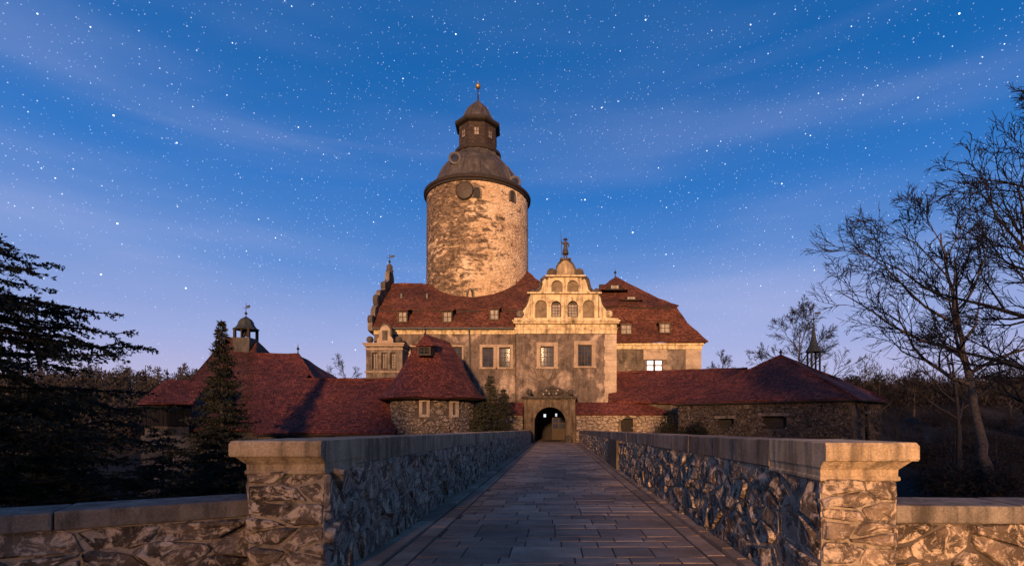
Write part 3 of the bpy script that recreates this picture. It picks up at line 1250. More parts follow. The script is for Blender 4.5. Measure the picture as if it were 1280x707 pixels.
    for s in (-1, 1):
        wing(low, s, Yf + .004)
        wing(up, s, Yf + .004)
        rim([(663, 368), (661.3, 372), (660.3, 377), (658, 382), (655, 386), (652, 389)], s, Yf, .13)
        rim([(684.5, 349), (683, 346.8), (680.5, 346.6), (678, 349), (676.6, 354.5), (675.2, 360), (672, 363.6), (667, 366)], s, Yf, .22)
        rim([(684.8, 352), (683, 353), (681.3, 351.8), (681.6, 350)], s, Yf, .1)
        bl = 650.3 if s < 0 else 761.5
        mm = MB(); mm.ball((PX(bl, Yf), Yf + .05, PZ(392.5, Yf)), .38, 14); mm.build('ball', M['cream_stone' if s > 0 else 'grey_stone'], g, smooth=True)
        mm = MB(); mm.ball((PX(665.5 if s < 0 else 746, Yf), Yf + .15, PZ(364.5 if s < 0 else 363.5, Yf)), .30, 12); mm.build('ball', M['dark_stone'], g, smooth=True)
        mm = MB(); mm.lathe([(1e-4, -.28), (.42, -.25), (.46, 0), (.42, .25), (1e-4, .28)], 16, (0, 0, 0))
        Mx = Matrix.Translation((PX(689.5 if s < 0 else 723.8, Yf), Yf + .15, PZ(341.3, Yf))) @ Matrix.Rotation(R(90), 4, 'X')
        mv = MB(Mx); mv.lathe([(1e-4, .22), (.22, .24), (.30, .17), (.46, .2), (.47, -.2), (1e-4, -.22)], 18); mv.build('volute', M['dark_stone'], g, smooth=True)
    # crowning bell-shaped piece
    bell = [(694.5, 345), (695.5, 338), (697, 332.5), (699.5, 328.5), (702.5, 326), (703.5, 324.5), (709.5, 324.5), (711, 326), (714.5, 328.5), (717, 332.5), (719, 338), (720.5, 345)]
    P = [(PX(x, Yf), PZ(y, Yf)) for x, y in bell]
    mm = MB(); mm.prism(P[::-1], Yf + .02, Yf + .42); mm.build('gable_crown', M['crown_stone'], g)
    for s in (-1, 1):
        pts = bell[:6] if s < 0 else bell[6:][::-1]
        mm = MB(); mm.tube([(PX(x, Yf), Yf + .14, PZ(y, Yf)) for x, y in pts], .15, 7); mm.build('scroll', M['dark_stone'], g, smooth=True)
    mm = MB(); cx = PX(707.2, Yf)
    mm.box(cx - .10, cx + .10, Yf - .06, Yf + .1, PZ(343, Yf), PZ(327, Yf)); mm.ball((cx, Yf - .02, PZ(342, Yf)), .17, 10)
    mm.build('crown_rib', M['cream_stone'], g)
    mm = MB(); mm.box(cx - .55, cx + .5, Yf - .1, Yf + .5, PZ(325, Yf), PZ(322.6, Yf)); mm.build('pedestal', M['dark_stone'], g)

    # roof behind the gable
    m = MB()
    rz, rx = PZ(356, Y), X(706)
    ez = Z(400) - .1
    m.poly([(x0 - .1, Y + .5, ez), (rx, Y + .5, rz), (rx, Y + 9, rz), (x0 - .1, Y + 9, ez)][::-1])
    m.poly([(x1 + .1, Y + .5, ez), (x1 + .1, Y + 9, ez), (rx, Y + 9, rz), (rx, Y + .5, rz)][::-1])
    m.build('roof', M['tiles'], g, solid=.12)

    # portal
    Yp = 46.0
    XP = lambda p: PX(p, Yp)
    ZP = lambda p: PZ(p, Yp)
    a0, a1 = XP(668), XP(707)
    rad = (a1 - a0) / 2
    zs = ZP(527.5)
    o0, o1, zt = XP(655.5), XP(718.5), ZP(499)
    n = 16
    arc = [(a1 - rad + rad * math.cos(math.pi * i / n), zs + rad * .98 * math.sin(math.pi * i / n)) for i in range(n + 1)]
    poly = [(o1, -.5), (o1, zt), (o0, zt), (o0, -.5), (a0, -.5)] + arc[::-1] + [(a1, -.5)]
    m = MB(); m.prism(poly[::-1], Yp, Y - .01)
    por = m.build('portal', M['gate_stone'], g)
    # voussoirs: each stone of the arch
    for i in range(11):
        t0, t1 = math.pi * i / 11 + .012, math.pi * (i + 1) / 11 - .012
        pts = []
        cx = (a0 + a1) / 2
        for t in (t0, (t0 + t1) / 2, t1): pts.append((cx + rad * math.cos(t), zs + rad * .98 * math.sin(t)))
        for t in (t1, (t0 + t1) / 2, t0): pts.append((cx + (rad + .36) * math.cos(t), zs + (rad * .98 + .36) * math.sin(t)))
        mm = MB(); mm.prism(pts, Yp - .05, Yp + .1); mm.build('arch_stone', M['gate_stone'], por)
    for s, xa, xb in ((-1, o0, o0 + .55), (1, o1 - .55, o1)):
        z = 0
        while z < zt - .2:
            mm = MB(); mm.box(xa - .04, xb + .04, Yp - .09, Yp + .1, z, min(z + .56, zt)); mm.build('pilaster_block', M['gate_stone'], por)
            z += .575
    mm = MB()
    mm.box(o0 - .12, o1 + .12, Yp - .16, Y, zt, zt + .13); mm.box(o0 - .25, o1 + .25, Yp - .30, Y, zt + .13, zt + .28)
    mm.build('portal_cornice', M['dark_stone'], por, bevel=.02)
    # lunette with carved relief
    cx = XP(690.5)
    n = 14
    lz, lr, lh = zt + .28, 1.40, ZP(484.5) - zt - .28
    arc = [(cx + lr * math.cos(math.pi * i / n), lz + lh * math.sin(math.pi * i / n)) for i in range(n + 1)]
    mm = MB(); mm.prism(arc[::-1], Yp + .1, Yp + .5); mm.build('lunette', M['dark_stone'], por)
    mm = MB(); mm.tube([(x, Yp + .05, z) for x, z in arc], .10, 7)
    mm.ball((cx, Yp + .05, lz + lh + .1), .16, 10)
    for dx in (-.62, 0, .62):
        mm.ball((cx + dx, Yp + .08, lz + .28), .20, 10)
        mm.tube([(cx + dx - .2, Yp + .05, lz + .1), (cx + dx * .9, Yp, lz + .42), (cx + dx + .2, Yp + .05, lz + .1)], .06, 5)
    mm.build('carving', M['dark_stone'], por, smooth=True)
    for dx, dz in ((-.55, .52), (-.28, .26), (.05, .24), (.35, .26), (.5, .55), (-.8, .2)):
        mm = MB(); mm.ball((cx + dx, Yp - .02, lz + dz), .085, 8); mm.build('white_relief', M['pale_frame'], por, smooth=True)
    for xb in (XP(661.5), XP(713)):
        mm = MB(); mm.lathe([(.2, 0), (.12, .08), (.1, .14)], 10, (xb, Yp + .1, lz)); mm.ball((xb, Yp + .1, lz + .38), .28, 12)
        mm.build('ball', M['dark_stone'], por, smooth=True)

    # passage: side walls, vault, back wall with door and two lit windows
    m = MB()
    yb = 56.0
    m.poly([(a0 - .04, Y, -.03), (a0 - .04, yb, -.03), (a0 - .04, yb, 3.5), (a0 - .04, Y, 3.5)][::-1])
    m.poly([(a1 + .04, Y, 3.5), (a1 + .04, yb, 3.5), (a1 + .04, yb, -.03), (a1 + .04, Y, -.03)][::-1])
    m.poly([(a0, Y, 3.34), (a1, Y, 3.34), (a1, yb, 3.34), (a0, yb, 3.34)])
    m.build('passage', M['interior'], g)
    m = MB(); m.poly([(a0 - .03, Yp - .5, .0), (a1 + .03, Yp - .5, .0), (a1 + .03, yb, .12), (a0 - .03, yb, .12)])
    m.build('passage_floor', M['slab'], g)
    Fb = frame((0, yb, 0), (1, 0))
    m = MB(Fb)
    sc = 640 / yb
    XB = lambda p: (p - CX) / sc
    ZB = lambda p: EYE + (CY - p) / sc
    lw = [(XB(681), ZB(522), .42, .52), (XB(695.2), ZB(521), .36, .48)]
    m.holes(a0 - .6, a1 + .6, 0, 3.6, [(u - w / 2, u + w / 2, z, z + h) for u, z, w, h in lw], .1)
    m.build('passage_back', M['interior'], g)
    for u, z, w, h in lw:
        window(g, Fb, u, z, w, h, 2, 2, .02, glass='lit_glass', bar=.03)
    # gate leaf standing open inside, boarded below, glazed above
    m = MB()
    yl = 51.5
    l0, l1 = PX(690, yl), PX(707, yl)
    zb, ztp = .1, PZ(521.5, yl)
    m.box(l0, l0 + .1, yl, yl + .08, zb, ztp); m.box(l1 - .1, l1, yl, yl + .08, zb, ztp)
    mx = (l0 + l1) / 2
    m.box(mx - .06, mx + .06, yl, yl + .08, zb, ztp)
    for k in range(5):
        z = zb + (ztp - zb - .1) * k / 4
        m.box(l0 + .1, mx - .06, yl + .01, yl + .07, z, z + .1); m.box(mx + .06, l1 - .1, yl + .01, yl + .07, z, z + .1)
    leaf_ = m.build('gate_leaf', M['door_wood'], g)
    m = MB()
    m.box(l0 + .1, l1 - .1, yl + .03, yl + .05, zb + .1, zb + (ztp - zb) * .5); m.build('board', M['door_wood'], leaf_)
    m = MB()
    m.box(l0 + .1, l1 - .1, yl + .032, yl + .045, zb + (ztp - zb) * .5, ztp - .02); m.build('pane', M['glass'], leaf_)
    return g, Yp, a0, a1


# extra finishes for the gatehouse
def extra_mats():
    def vary(name, a, b, c, sc=1.2, bump=.03):
        n = NT(name)
        f = n.noise(n.pos(), sc, 8, .65, .5)
        n.color(n.scale(n.ramp(f, [(.3, a), (.52, b), (.74, c)]), n.ramp(n.noise(n.pos(), 10, 4, .7), [(.3, .75), (.7, 1.2)])))
        n.bump(n.noise(n.pos(), 6, 6, .6), bump)
        M[name] = n.done(.92)
    vary('plaster_pale', (.20, .145, .10), (.31, .225, .155), (.42, .315, .22))
    vary('quoin', (.20, .15, .105), (.37, .28, .195), (.50, .39, .28), .8)
    vary('niche', (.11, .08, .048), (.18, .13, .078), (.26, .19, .115), 2.0)
    vary('crown_stone', (.14, .10, .06), (.27, .195, .115), (.40, .30, .18), 1.6)


extra_mats()
GATE, YP, GA0, GA1 = gate_building()

for s, xg, lab in ((-1, GA0 - .28, 'dark round guard stone at the foot of the gate arch by the young conifers'),
                   (1, GA1 + .25, 'dark round guard stone at the gate arch foot towards the forecourt doorway')):
    m = MB()
    m.lathe([(.34, 0), (.36, .25), (.30, .5), (.16, .66), (1e-4, .7)], 12, (xg, YP - .38, 0))
    tag(m.build('guard_stone', M['dark_stone'], smooth=True), lab, 'guard stone', 'guard stones at the gate arch')


# ------------------------------------------------------------------ statue on the gable
def statue():
    Y = 48.34
    bx, bz = PX(706.8, Y), PZ(322.6, 48.12) + .004
    H = (PZ(297.5, Y) - bz)
    s = H / 1.86
    root = empty('statue', (bx, Y, bz), 'dark statue of a person with a hat and a staff on top of the gable', 'statue')
    J = {'pel': (0, 0, .93), 'wai': (0, .01, 1.10), 'che': (0, .0, 1.32), 'nec': (0, -.01, 1.50), 'hd': (0, -.03, 1.60), 'top': (0, -.02, 1.74),
         'shl': (-.19, 0, 1.43), 'ell': (-.36, -.05, 1.36), 'hal': (-.37, -.14, 1.60),
         'shr': (.19, 0, 1.43), 'elr': (.36, .03, 1.20), 'har': (.19, -.10, 1.02),
         'hil': (-.10, 0, .88), 'knl': (-.12, -.05, .50), 'anl': (-.11, .0, .09), 'tol': (-.13, -.16, .04),
         'hir': (.10, 0, .88), 'knr': (.10, .0, .50), 'anr': (.10, .04, .09), 'tor': (.13, -.12, .04)}
    rad = {'pel': .17, 'wai': .145, 'che': .185, 'nec': .06, 'hd': .10, 'top': .085, 'shl': .085, 'ell': .055, 'hal': .045, 'shr': .085, 'elr': .06, 'har': .045,
           'hil': .12, 'knl': .085, 'anl': .055, 'tol': .04, 'hir': .12, 'knr': .085, 'anr': .055, 'tor': .04}
    E = [('pel', 'wai'), ('wai', 'che'), ('che', 'nec'), ('nec', 'hd'), ('hd', 'top'), ('che', 'shl'), ('shl', 'ell'), ('ell', 'hal'), ('che', 'shr'), ('shr', 'elr'), ('elr', 'har'),
         ('pel', 'hil'), ('hil', 'knl'), ('knl', 'anl'), ('anl', 'tol'), ('pel', 'hir'), ('hir', 'knr'), ('knr', 'anr'), ('anr', 'tor')]
    names = list(J)
    me = bpy.data.meshes.new('figure')
    me.from_pydata([Vector(J[n]) * s for n in names], [(names.index(a), names.index(b)) for a, b in E], [])
    me.materials.append(M['bronze'])
    o = link_mesh('figure', me, None, root, (bx, Y, bz))
    sk = o.modifiers.new('skin', 'SKIN')
    for i, n in enumerate(names):
        r = rad[n] * s
        me.skin_vertices[0].data[i].radius = (r, r)
        me.skin_vertices[0].data[i].use_root = (n == 'pel')
    sk.use_smooth_shade = True
    sd = o.modifiers.new('sub', 'SUBSURF'); sd.levels = 1; sd.render_levels = 1
    B = Vector((bx, Y, bz))
    m = MB(Matrix.Translation(B) @ Matrix.Scale(s, 4))
    m.lathe([(.20, 1.70), (.21, 1.72), (.12, 1.735), (.115, 1.82), (.08, 1.86), (1e-4, 1.865)], 12, (0, -.02, 0)); m.build('hat', M['bronze'], root, smooth=True)
    m = MB(Matrix.Translation(B) @ Matrix.Scale(s, 4))
    m.lathe([(.21, .84), (.26, .62), (.285, .42), (.27, .40), (.20, .80)], 12, (0, 0, 0)); m.build('tunic', M['bronze'], root, smooth=True)
    m = MB(Matrix.Translation(B) @ Matrix.Scale(s, 4))
    m.tube([(-.33, -.16, .05), (-.38, -.15, 1.6), (-.44, -.14, 2.35)], [.022, .022, .010], 6); m.build('staff', M['iron'], root)


statue()


# ------------------------------------------------------------------ great tower
def great_tower():
    Y = 57.3
    k = FPX / Y
    xc = PX(597.5, Y)
    Z = lambda p: EYE + (CY - p) / k
    g = empty('castle_tower', (xc, Y, 0), 'tall round tower of pale worn masonry with a domed helm and lantern', 'tower')
    C = (xc, Y, 0)
    r = 5.6
    m = MB()
    prof = [(r + .12, -1), (r + .08, 8), (r + .05, 13), (r + .02, 17), (r, 20), (r, 23), (r - .02, 25.5), (r - .02, 26.5)]
    m.lathe(prof, 72, C)
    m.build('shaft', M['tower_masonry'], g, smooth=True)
    m = MB(); m.lathe([(r - .1, 26.25), (r + .12, 26.32), (r + .14, 26.5), (r + .27, 26.58), (r + .30, 26.82), (r + .1, 26.98), (r - .3, 27.05)], 72, C)
    m.build('eaves_ring', M['dark_wood'], g, smooth=True)
    dome = [(r - .05, 26.98), (5.15, 27.15), (4.85, 27.6), (4.62, 28.2), (4.36, 28.8), (4.02, 29.4), (3.58, 29.95), (3.05, 30.5), (2.6, 31.0), (2.36, 31.5)]
    m = MB(); m.lathe(dome, 16, C, a0=R(11), a1=R(11) + 2 * math.pi)
    dm = m.build('dome', M['shingle'], g)
    for i in range(16):
        a = R(11) + 2 * math.pi * i / 16
        m = MB(); m.tube([(xc + rr * math.cos(a), Y + rr * math.sin(a), z) for rr, z in dome], .075, 5)
        m.build('seam', M['shingle'], dm)
    # round dormers on the dome
    for px, py in ((570.5, 210.5), (643, 232)):
        z = Z(py) - .9
        x = PX(px, 54.2)
        dx = (x - xc)
        rr = np.interp(z, [p[1] for p in dome], [p[0] for p in dome])
        y = Y - math.sqrt(max(.3, rr * rr - dx * dx))
        m = MB(Matrix.Translation((x, y, z)) @ Matrix.Rotation(R(90), 4, 'X'))
        m.lathe([(.58, -1.2), (.60, .30), (.66, .32), (.66, .40), (.42, .40), (.40, .30)], 16)
        dd = m.build('round_dormer', M['shingle'], dm, smooth=True)
        m = MB(Matrix.Translation((x, y, z)) @ Matrix.Rotation(R(90), 4, 'X')); m.lathe([(1e-4, .405), (.43, .405), (.43, .42), (1e-4, .42)], 16); m.build('dormer_pane', M['glass'], dm)
    # lantern
    m = MB(); m.lathe([(2.2, 31.35), (2.5, 31.42), (2.56, 31.55), (2.56, 31.75), (2.3, 31.95), (2.1, 32.0)], 32, C)
    m.build('lantern_base_ring', M['dark_wood'], g, smooth=True)
    a0 = R(22.5 + 4)
    m = MB(); m.lathe([(2.18, 31.9), (2.15, 34.6)], 8, C, a0=a0, a1=a0 + 2 * math.pi)
    lan = m.build('lantern', M['lantern_brick'], g)
    ap = 2.16 * math.cos(R(22.5))
    for i in range(8):
        a = a0 + R(22.5) + i * R(45)
        nrm = Vector((math.cos(a), math.sin(a), 0))
        if nrm.y > .5: continue
        u = (-nrm.y, nrm.x)
        Fw = frame((xc + nrm.x * (ap + .02), Y + nrm.y * (ap + .02), 0), u)
        m = MB(Fw)
        m.box(-.30, .30, -.05, .03, 32.85, 32.95); m.box(-.30, -.22, -.05, .03, 32.95, 33.7); m.box(.22, .30, -.05, .03, 32.95, 33.7); m.box(-.30, .30, -.05, .03, 33.7, 33.8)
        m.box(-.03, .03, -.04, .02, 32.95, 33.7); m.box(-.22, .22, -.035, .02, 33.28, 33.34)
        ww = m.build('lantern_window', M['window_wood'], lan)
        m = MB(Fw); m.box(-.22, .22, -.012, .02, 32.95, 33.7); m.build('pane', M['curtain_glass'], ww)
    m = MB(); m.lathe([(2.12, 34.35), (2.5, 34.5), (2.62, 34.62), (2.62, 34.85), (2.4, 35.0), (1.9, 35.15)], 8, C, a0=a0, a1=a0 + 2 * math.pi)
    m.build('lantern_eaves', M['dark_wood'], g)
    cap = [(2.2, 35.02), (1.85, 35.35), (1.6, 35.8), (1.38, 36.3), (1.05, 36.85), (.6, 37.3), (.2, 37.6), (.12, 37.8)]
    m = MB(); m.lathe(cap, 16, C); cp = m.build('cap_dome', M['shingle'], g)
    for i in range(8):
        a = a0 + 2 * math.pi * i / 8
        m = MB(); m.tube([(xc + rr * math.cos(a), Y + rr * math.sin(a), z) for rr, z in cap], .06, 5); m.build('seam', M['shingle'], cp)
    m = MB(); m.lathe([(.16, 37.6), (.10, 37.95), (.07, 38.5), (.05, 39.3)], 8, C); m.build('spire', M['dark_wood'], g, smooth=True)
    m = MB(); m.ball((xc, Y, 39.45), .30, 12); m.lathe([(.04, 39.7), (.03, 40.0), (.002, 40.15)], 6, C); m.build('finial_ball', M['gilt'], g, smooth=True)
    # clock face, windows
    def on_shaft(px, py):
        y = Y - r
        for _ in range(20):
            x = PX(px, y); dx = x - xc
            y = Y - math.sqrt(r * r - dx * dx)
        n = Vector((dx, y - Y, 0)).normalized()
        return Vector((x, y, PZ(py, y))), n
    p, n = on_shaft(581, 238.5)
    fm = Matrix.Translation(p + n * .02) @ n.to_track_quat('Z', 'Y').to_matrix().to_4x4()
    m = MB(fm); m.lathe([(1e-4, -.1), (.92, -.1), (.92, .14), (.86, .17), (1e-4, .15)], 32); ck = m.build('clock_face', M['bronze'], g, smooth=True)
    m = MB(fm); m.lathe([(.80, .15), (.86, .20), (.92, .15)], 32, cap=False); m.build('rim', M['dark_wood'], ck, smooth=True)
    m = MB(fm)
    for i in range(12):
        t = 2 * math.pi * i / 12
        m.tube([(.62 * math.cos(t), .62 * math.sin(t), .17), (.76 * math.cos(t), .76 * math.sin(t), .17)], .03, 4)
    m.tube([(0, 0, .18), (.3, .35, .18)], .03, 4); m.tube([(0, 0, .185), (-.2, .55, .185)], .025, 4)
    m.build('hands_and_marks', M['gilt_dull'], ck)
    for px, py, w, h in ((596, 247.5, .66, 1.05), (640.2, 252.5, .62, 1.1), (588, 371.5, .55, .8)):
        p, n = on_shaft(px, py)
        Fw = frame(p + n * .03, (-n.y, n.x))
        m = MB(Fw)
        q = 8
        arch = [(w / 2 * math.cos(math.pi * i / q), h - w / 2 + w / 2 * math.sin(math.pi * i / q)) for i in range(q + 1)]
        out = [((w / 2 + .14) * math.cos(math.pi * i / q), h - w / 2 + (w / 2 + .14) * math.sin(math.pi * i / q)) for i in range(q + 1)]
        ringp = [(w / 2, 0)] + arch + [(-w / 2, 0), (-w / 2 - .14, 0)] + out[::-1] + [(w / 2 + .14, 0)]
        m.prism(ringp, -.06, .5)
        wo = m.build('window', M['grey_stone'], g)
        m = MB(Fw); m.prism([(w / 2, 0)] + arch + [(-w / 2, 0)][::1], .02, .06) if False else m.box(-w / 2, w / 2, .0, .03, 0, h - .02)
        m.build('pane', M['interior'], wo)


def small_mats():
    n = NT('gilt_dull')
    n.color(n.ramp(n.noise(n.pos(), 6, 3), [(.3, (.09, .06, .03)), (.7, (.16, .11, .05))]))
    M['gilt_dull'] = n.done(.6)


small_mats()
great_tower()


# ------------------------------------------------------------------ main wing left of the gate
def main_wing():
    Y = 48.6
    X = lambda p: PX(p, Y)
    Z = lambda p: PZ(p, Y)
    g = empty('castle_wing', (X(560), Y, 0), 'plastered castle wing with a broad red mansard roof at the foot of the round tower', 'building')
    F = frame((0, Y, 0), (1, 0))
    x0, x1 = -17.2, X(645) - .05
    ez = 10.7
    wins = [(X(610), 7.05, 1.05, 1.9), (X(631), 7.05, 1.05, 1.9), (X(571), 7.3, 1.0, 1.7), (X(545), 7.3, 1.0, 1.7), (X(520), 7.3, 1.0, 1.7)]
    m = MB(F)
    m.holes(x0, x1, -5, ez - .5, [(u - w / 2, u + w / 2, z, z + h) for u, z, w, h in wins], .32)
    m.poly([(x0, 0, ez), (x0, 0, -5), (x0, 10, -5), (x0, 10, ez)][::-1])
    m.build('wall', M['plaster'], g)
    for i, (u, z, w, h) in enumerate(wins):
        window(g, F, u, z, w, h, 2, 4, .20, .26 if i < 2 else .16, 'plaster_pale', sill=True, bar=.05)
    m = MB()
    m.box(x0, x1, Y - .08, Y + .3, ez - .5, ez - .28); m.box(x0 - .1, x1, Y - .18, Y + .3, ez - .28, ez - .02, -.06)
    m.build('cornice', M['cream_stone'], g)
    # roof: steep lower band, break, upper slope
    m = MB()
    ly = Y - .42
    m.poly([(x0, ly, ez), (x1 + .3, ly, ez), (x1 + .3, 49.95, 12.95), (x0, 49.95, 12.95)])
    m.build('lower_roof', M['tiles'], g, solid=.14)
    m = MB()
    sl = .87
    by, bz = 49.7, 12.82
    zz = lambda y: bz + (y - by) * sl
    m.poly([(x0, by, bz), (1.5, by, bz), (-3.4, 56.5, zz(56.5)), (-8.6, 56.5, zz(56.5)), (-8.6, 53.8, zz(53.8)), (x0, 53.8, zz(53.8))])
    m.poly([(1.5, by, bz), (1.5, 63, bz), (-3.4, 56.5, zz(56.5))])
    m.poly([(x0, 53.8, zz(53.8)), (-8.6, 53.8, zz(53.8)), (-8.6, 58, zz(49.8)), (x0, 58, zz(49.8))])
    m.build('upper_roof', M['tiles'], g, solid=.14)
    hipcaps(g, [((x0, 53.8, zz(53.8)), (-13.9, 53.8, zz(53.8))), ((-3.4, 56.5, zz(56.5)), (1.5, by, bz))], M['tiles'])
    m = MB(); m.box(x0, 1.4, by - .03, by + .2, bz - .28, bz - .1); m.build('break_board', M['dark_wood'], g)
    m = MB(); m.tube([(x0, ly - .05, ez - .03), (x1, ly - .05, ez - .03)], .09, 8); m.build('gutter', M['lead'], g, smooth=True)
    for px, py in ((503, 403.5), (559, 403.5), (617.5, 400)):
        z = PZ(py, 48.9) - .05
        y = ly + (z - ez) / (12.95 - ez) * (49.95 - ly) - .12
        dormer(g, PX(px, y), y, z, .95, 1.12, M['tiles'], 1.3)
    m = MB(); xd = X(587); m.tube([(xd, ly, ez - .1), (xd, Y - .12, ez - .6), (xd, Y - .12, 3.5)], .075, 8); m.build('downpipe', M['lead'], g, smooth=True)
    # little chimney pots and vents on the slope
    for px, py in ((502, 373), (534, 374)):
        y = 51.5; x = PX(px, y); z = zz(y)
        m = MB(); m.box(x - .09, x + .09, y - .1, y + .2, z - .2, z + .38); m.build('vent', M['lead'], g)
    # end gable with scrolls, seen almost edge-on
    gx0, gx1 = x0 - .42, x0 + .02
    outline = [(48.3, 10.2), (48.0, 10.9), (48.3, 11.6), (48.9, 11.8), (48.8, 12.4), (49.2, 13.0), (49.9, 13.3), (50.2, 13.6), (50.0, 14.2), (50.5, 14.9), (51.3, 15.1), (51.8, 15.3),
               (51.9, 15.9), (52.4, 16.3), (53.0, 16.5), (53.0, 17.3), (53.4, 17.7), (53.8, 17.8), (54.2, 17.7), (54.6, 17.3), (54.6, 16.4), (56, 15), (58, 12), (58.3, 10.2)]
    outline = chaikin(chaikin(outline, .25), .25)
    n = len(outline)
    m = MB()
    v = [(gx0, a, b) for a, b in outline] + [(gx1, a, b) for a, b in outline]
    f = [list(range(n)), list(range(2 * n - 1, n - 1, -1))] + [(i + n, (i + 1) % n + n, (i + 1) % n, i) for i in range(n)]
    m.add(v, f); m.build('end_gable', M['grey_stone'], g)
    for yy, z2, rr in ((48.5, 11.5, .48), (50.0, 13.7, .58), (52.1, 15.7, .45)):
        m = MB(Matrix.Translation(((gx0 + gx1) / 2, yy, z2)) @ Matrix.Rotation(R(90), 4, 'Y'))
        m.lathe([(1e-4, -.25), (rr * .5, -.27), (rr, -.22), (rr, .22), (rr * .5, .27), (1e-4, .25)], 20); m.build('volute', M['dark_stone'], g, smooth=True)
    m = MB(); m.lathe([(.34, 17.6), (.40, 17.9), (.30, 18.0), (.33, 18.3), (.2, 18.5), (.06, 18.62)], 10, ((gx0 + gx1) / 2, 53.8, -.1)); m.build('gable_top', M['dark_stone'], g, smooth=True)
    vane(g, ((gx0 + gx1) / 2, 53.8, 18.4), 1.2, .7)

    # oriel bay with its own fronton
    Yb = 47.0
    b = empty('oriel_bay', (PX(480, Yb), Yb, 4), 'stone oriel bay with three tall windows and a small ornate fronton', 'building')
    a0, a1 = PX(457.5, Yb), PX(503, Yb)
    Fb = frame((0, Yb, 0), (1, 0))
    bt = PZ(432, Yb)
    ws = [(PX(q, Yb), PZ(461, Yb), .48, 1.5) for q in (468.6, 480.2, 491.6)]
    m = MB(Fb)
    m.holes(a0, a1, -4, bt, [(u - w / 2, u + w / 2, z, z + h) for u, z, w, h in ws], .25)
    m.poly([(a1, 0, -4), (a1, 1.6, -4), (a1, 1.6, bt), (a1, 0, bt)])
    m.poly([(a0, 0, bt), (a0, 1.6, bt), (a0, 1.6, -4), (a0, 0, -4)])
    m.poly([(a0, 0, bt), (a1, 0, bt), (a1, 1.6, bt), (a0, 1.6, bt)])
    m.build('wall', M['grey_stone'], b)
    for u, z, w, h in ws:
        window(b, Fb, u, z, w, h, 2, 5, .12, .09, 'grey_stone', glass='curtain_glass', sill=False, bar=.03)
    for grp in (((465.5, 463.5, .10),), ((437, 435, .06),), ((432.5, 430, .16), (430, 428.5, .26))):
        m = MB()
        for (za, zb, e) in grp:
            m.box(a0 - e, a1 + e, Yb - e, Yb + 1.4, PZ(za, Yb), PZ(zb, Yb))
        m.build('cornice' if len(grp) > 1 else 'string_course', M['plaster_pale'], b)
    cx = PX(481.5, Yb)
    z0 = PZ(428.5, Yb)
    fr = [(-.75, 0), (.75, 0), (.72, .35), (.55, .6), (.55, 1.2), (.42, 1.5), (.2, 1.68), (0, 1.74), (-.2, 1.68), (-.42, 1.5), (-.55, 1.2), (-.55, .6), (-.72, .35)]
    m = MB(); m.prism([(cx + x, z0 + z) for x, z in fr], Yb - .05, Yb + .3); fo = m.build('fronton', M['plaster_pale'], b)
    m = MB(); m.tube([(cx + x, Yb - .02, z0 + z) for x, z in fr[3:11]], .09, 6); m.build('fronton_rim', M['dark_stone'], fo)
    m = MB(); m.box(cx - .25, cx + .25, Yb - .07, Yb, z0 + .25, z0 + 1.15); m.build('niche', M['dark_stone'], fo)
    for q in (461.5, 497.5):
        m = MB(); m.ball((PX(q, Yb), Yb + .2, z0 + .34), .33, 12); m.build('ball', M['dark_stone'], b, smooth=True)


main_wing()


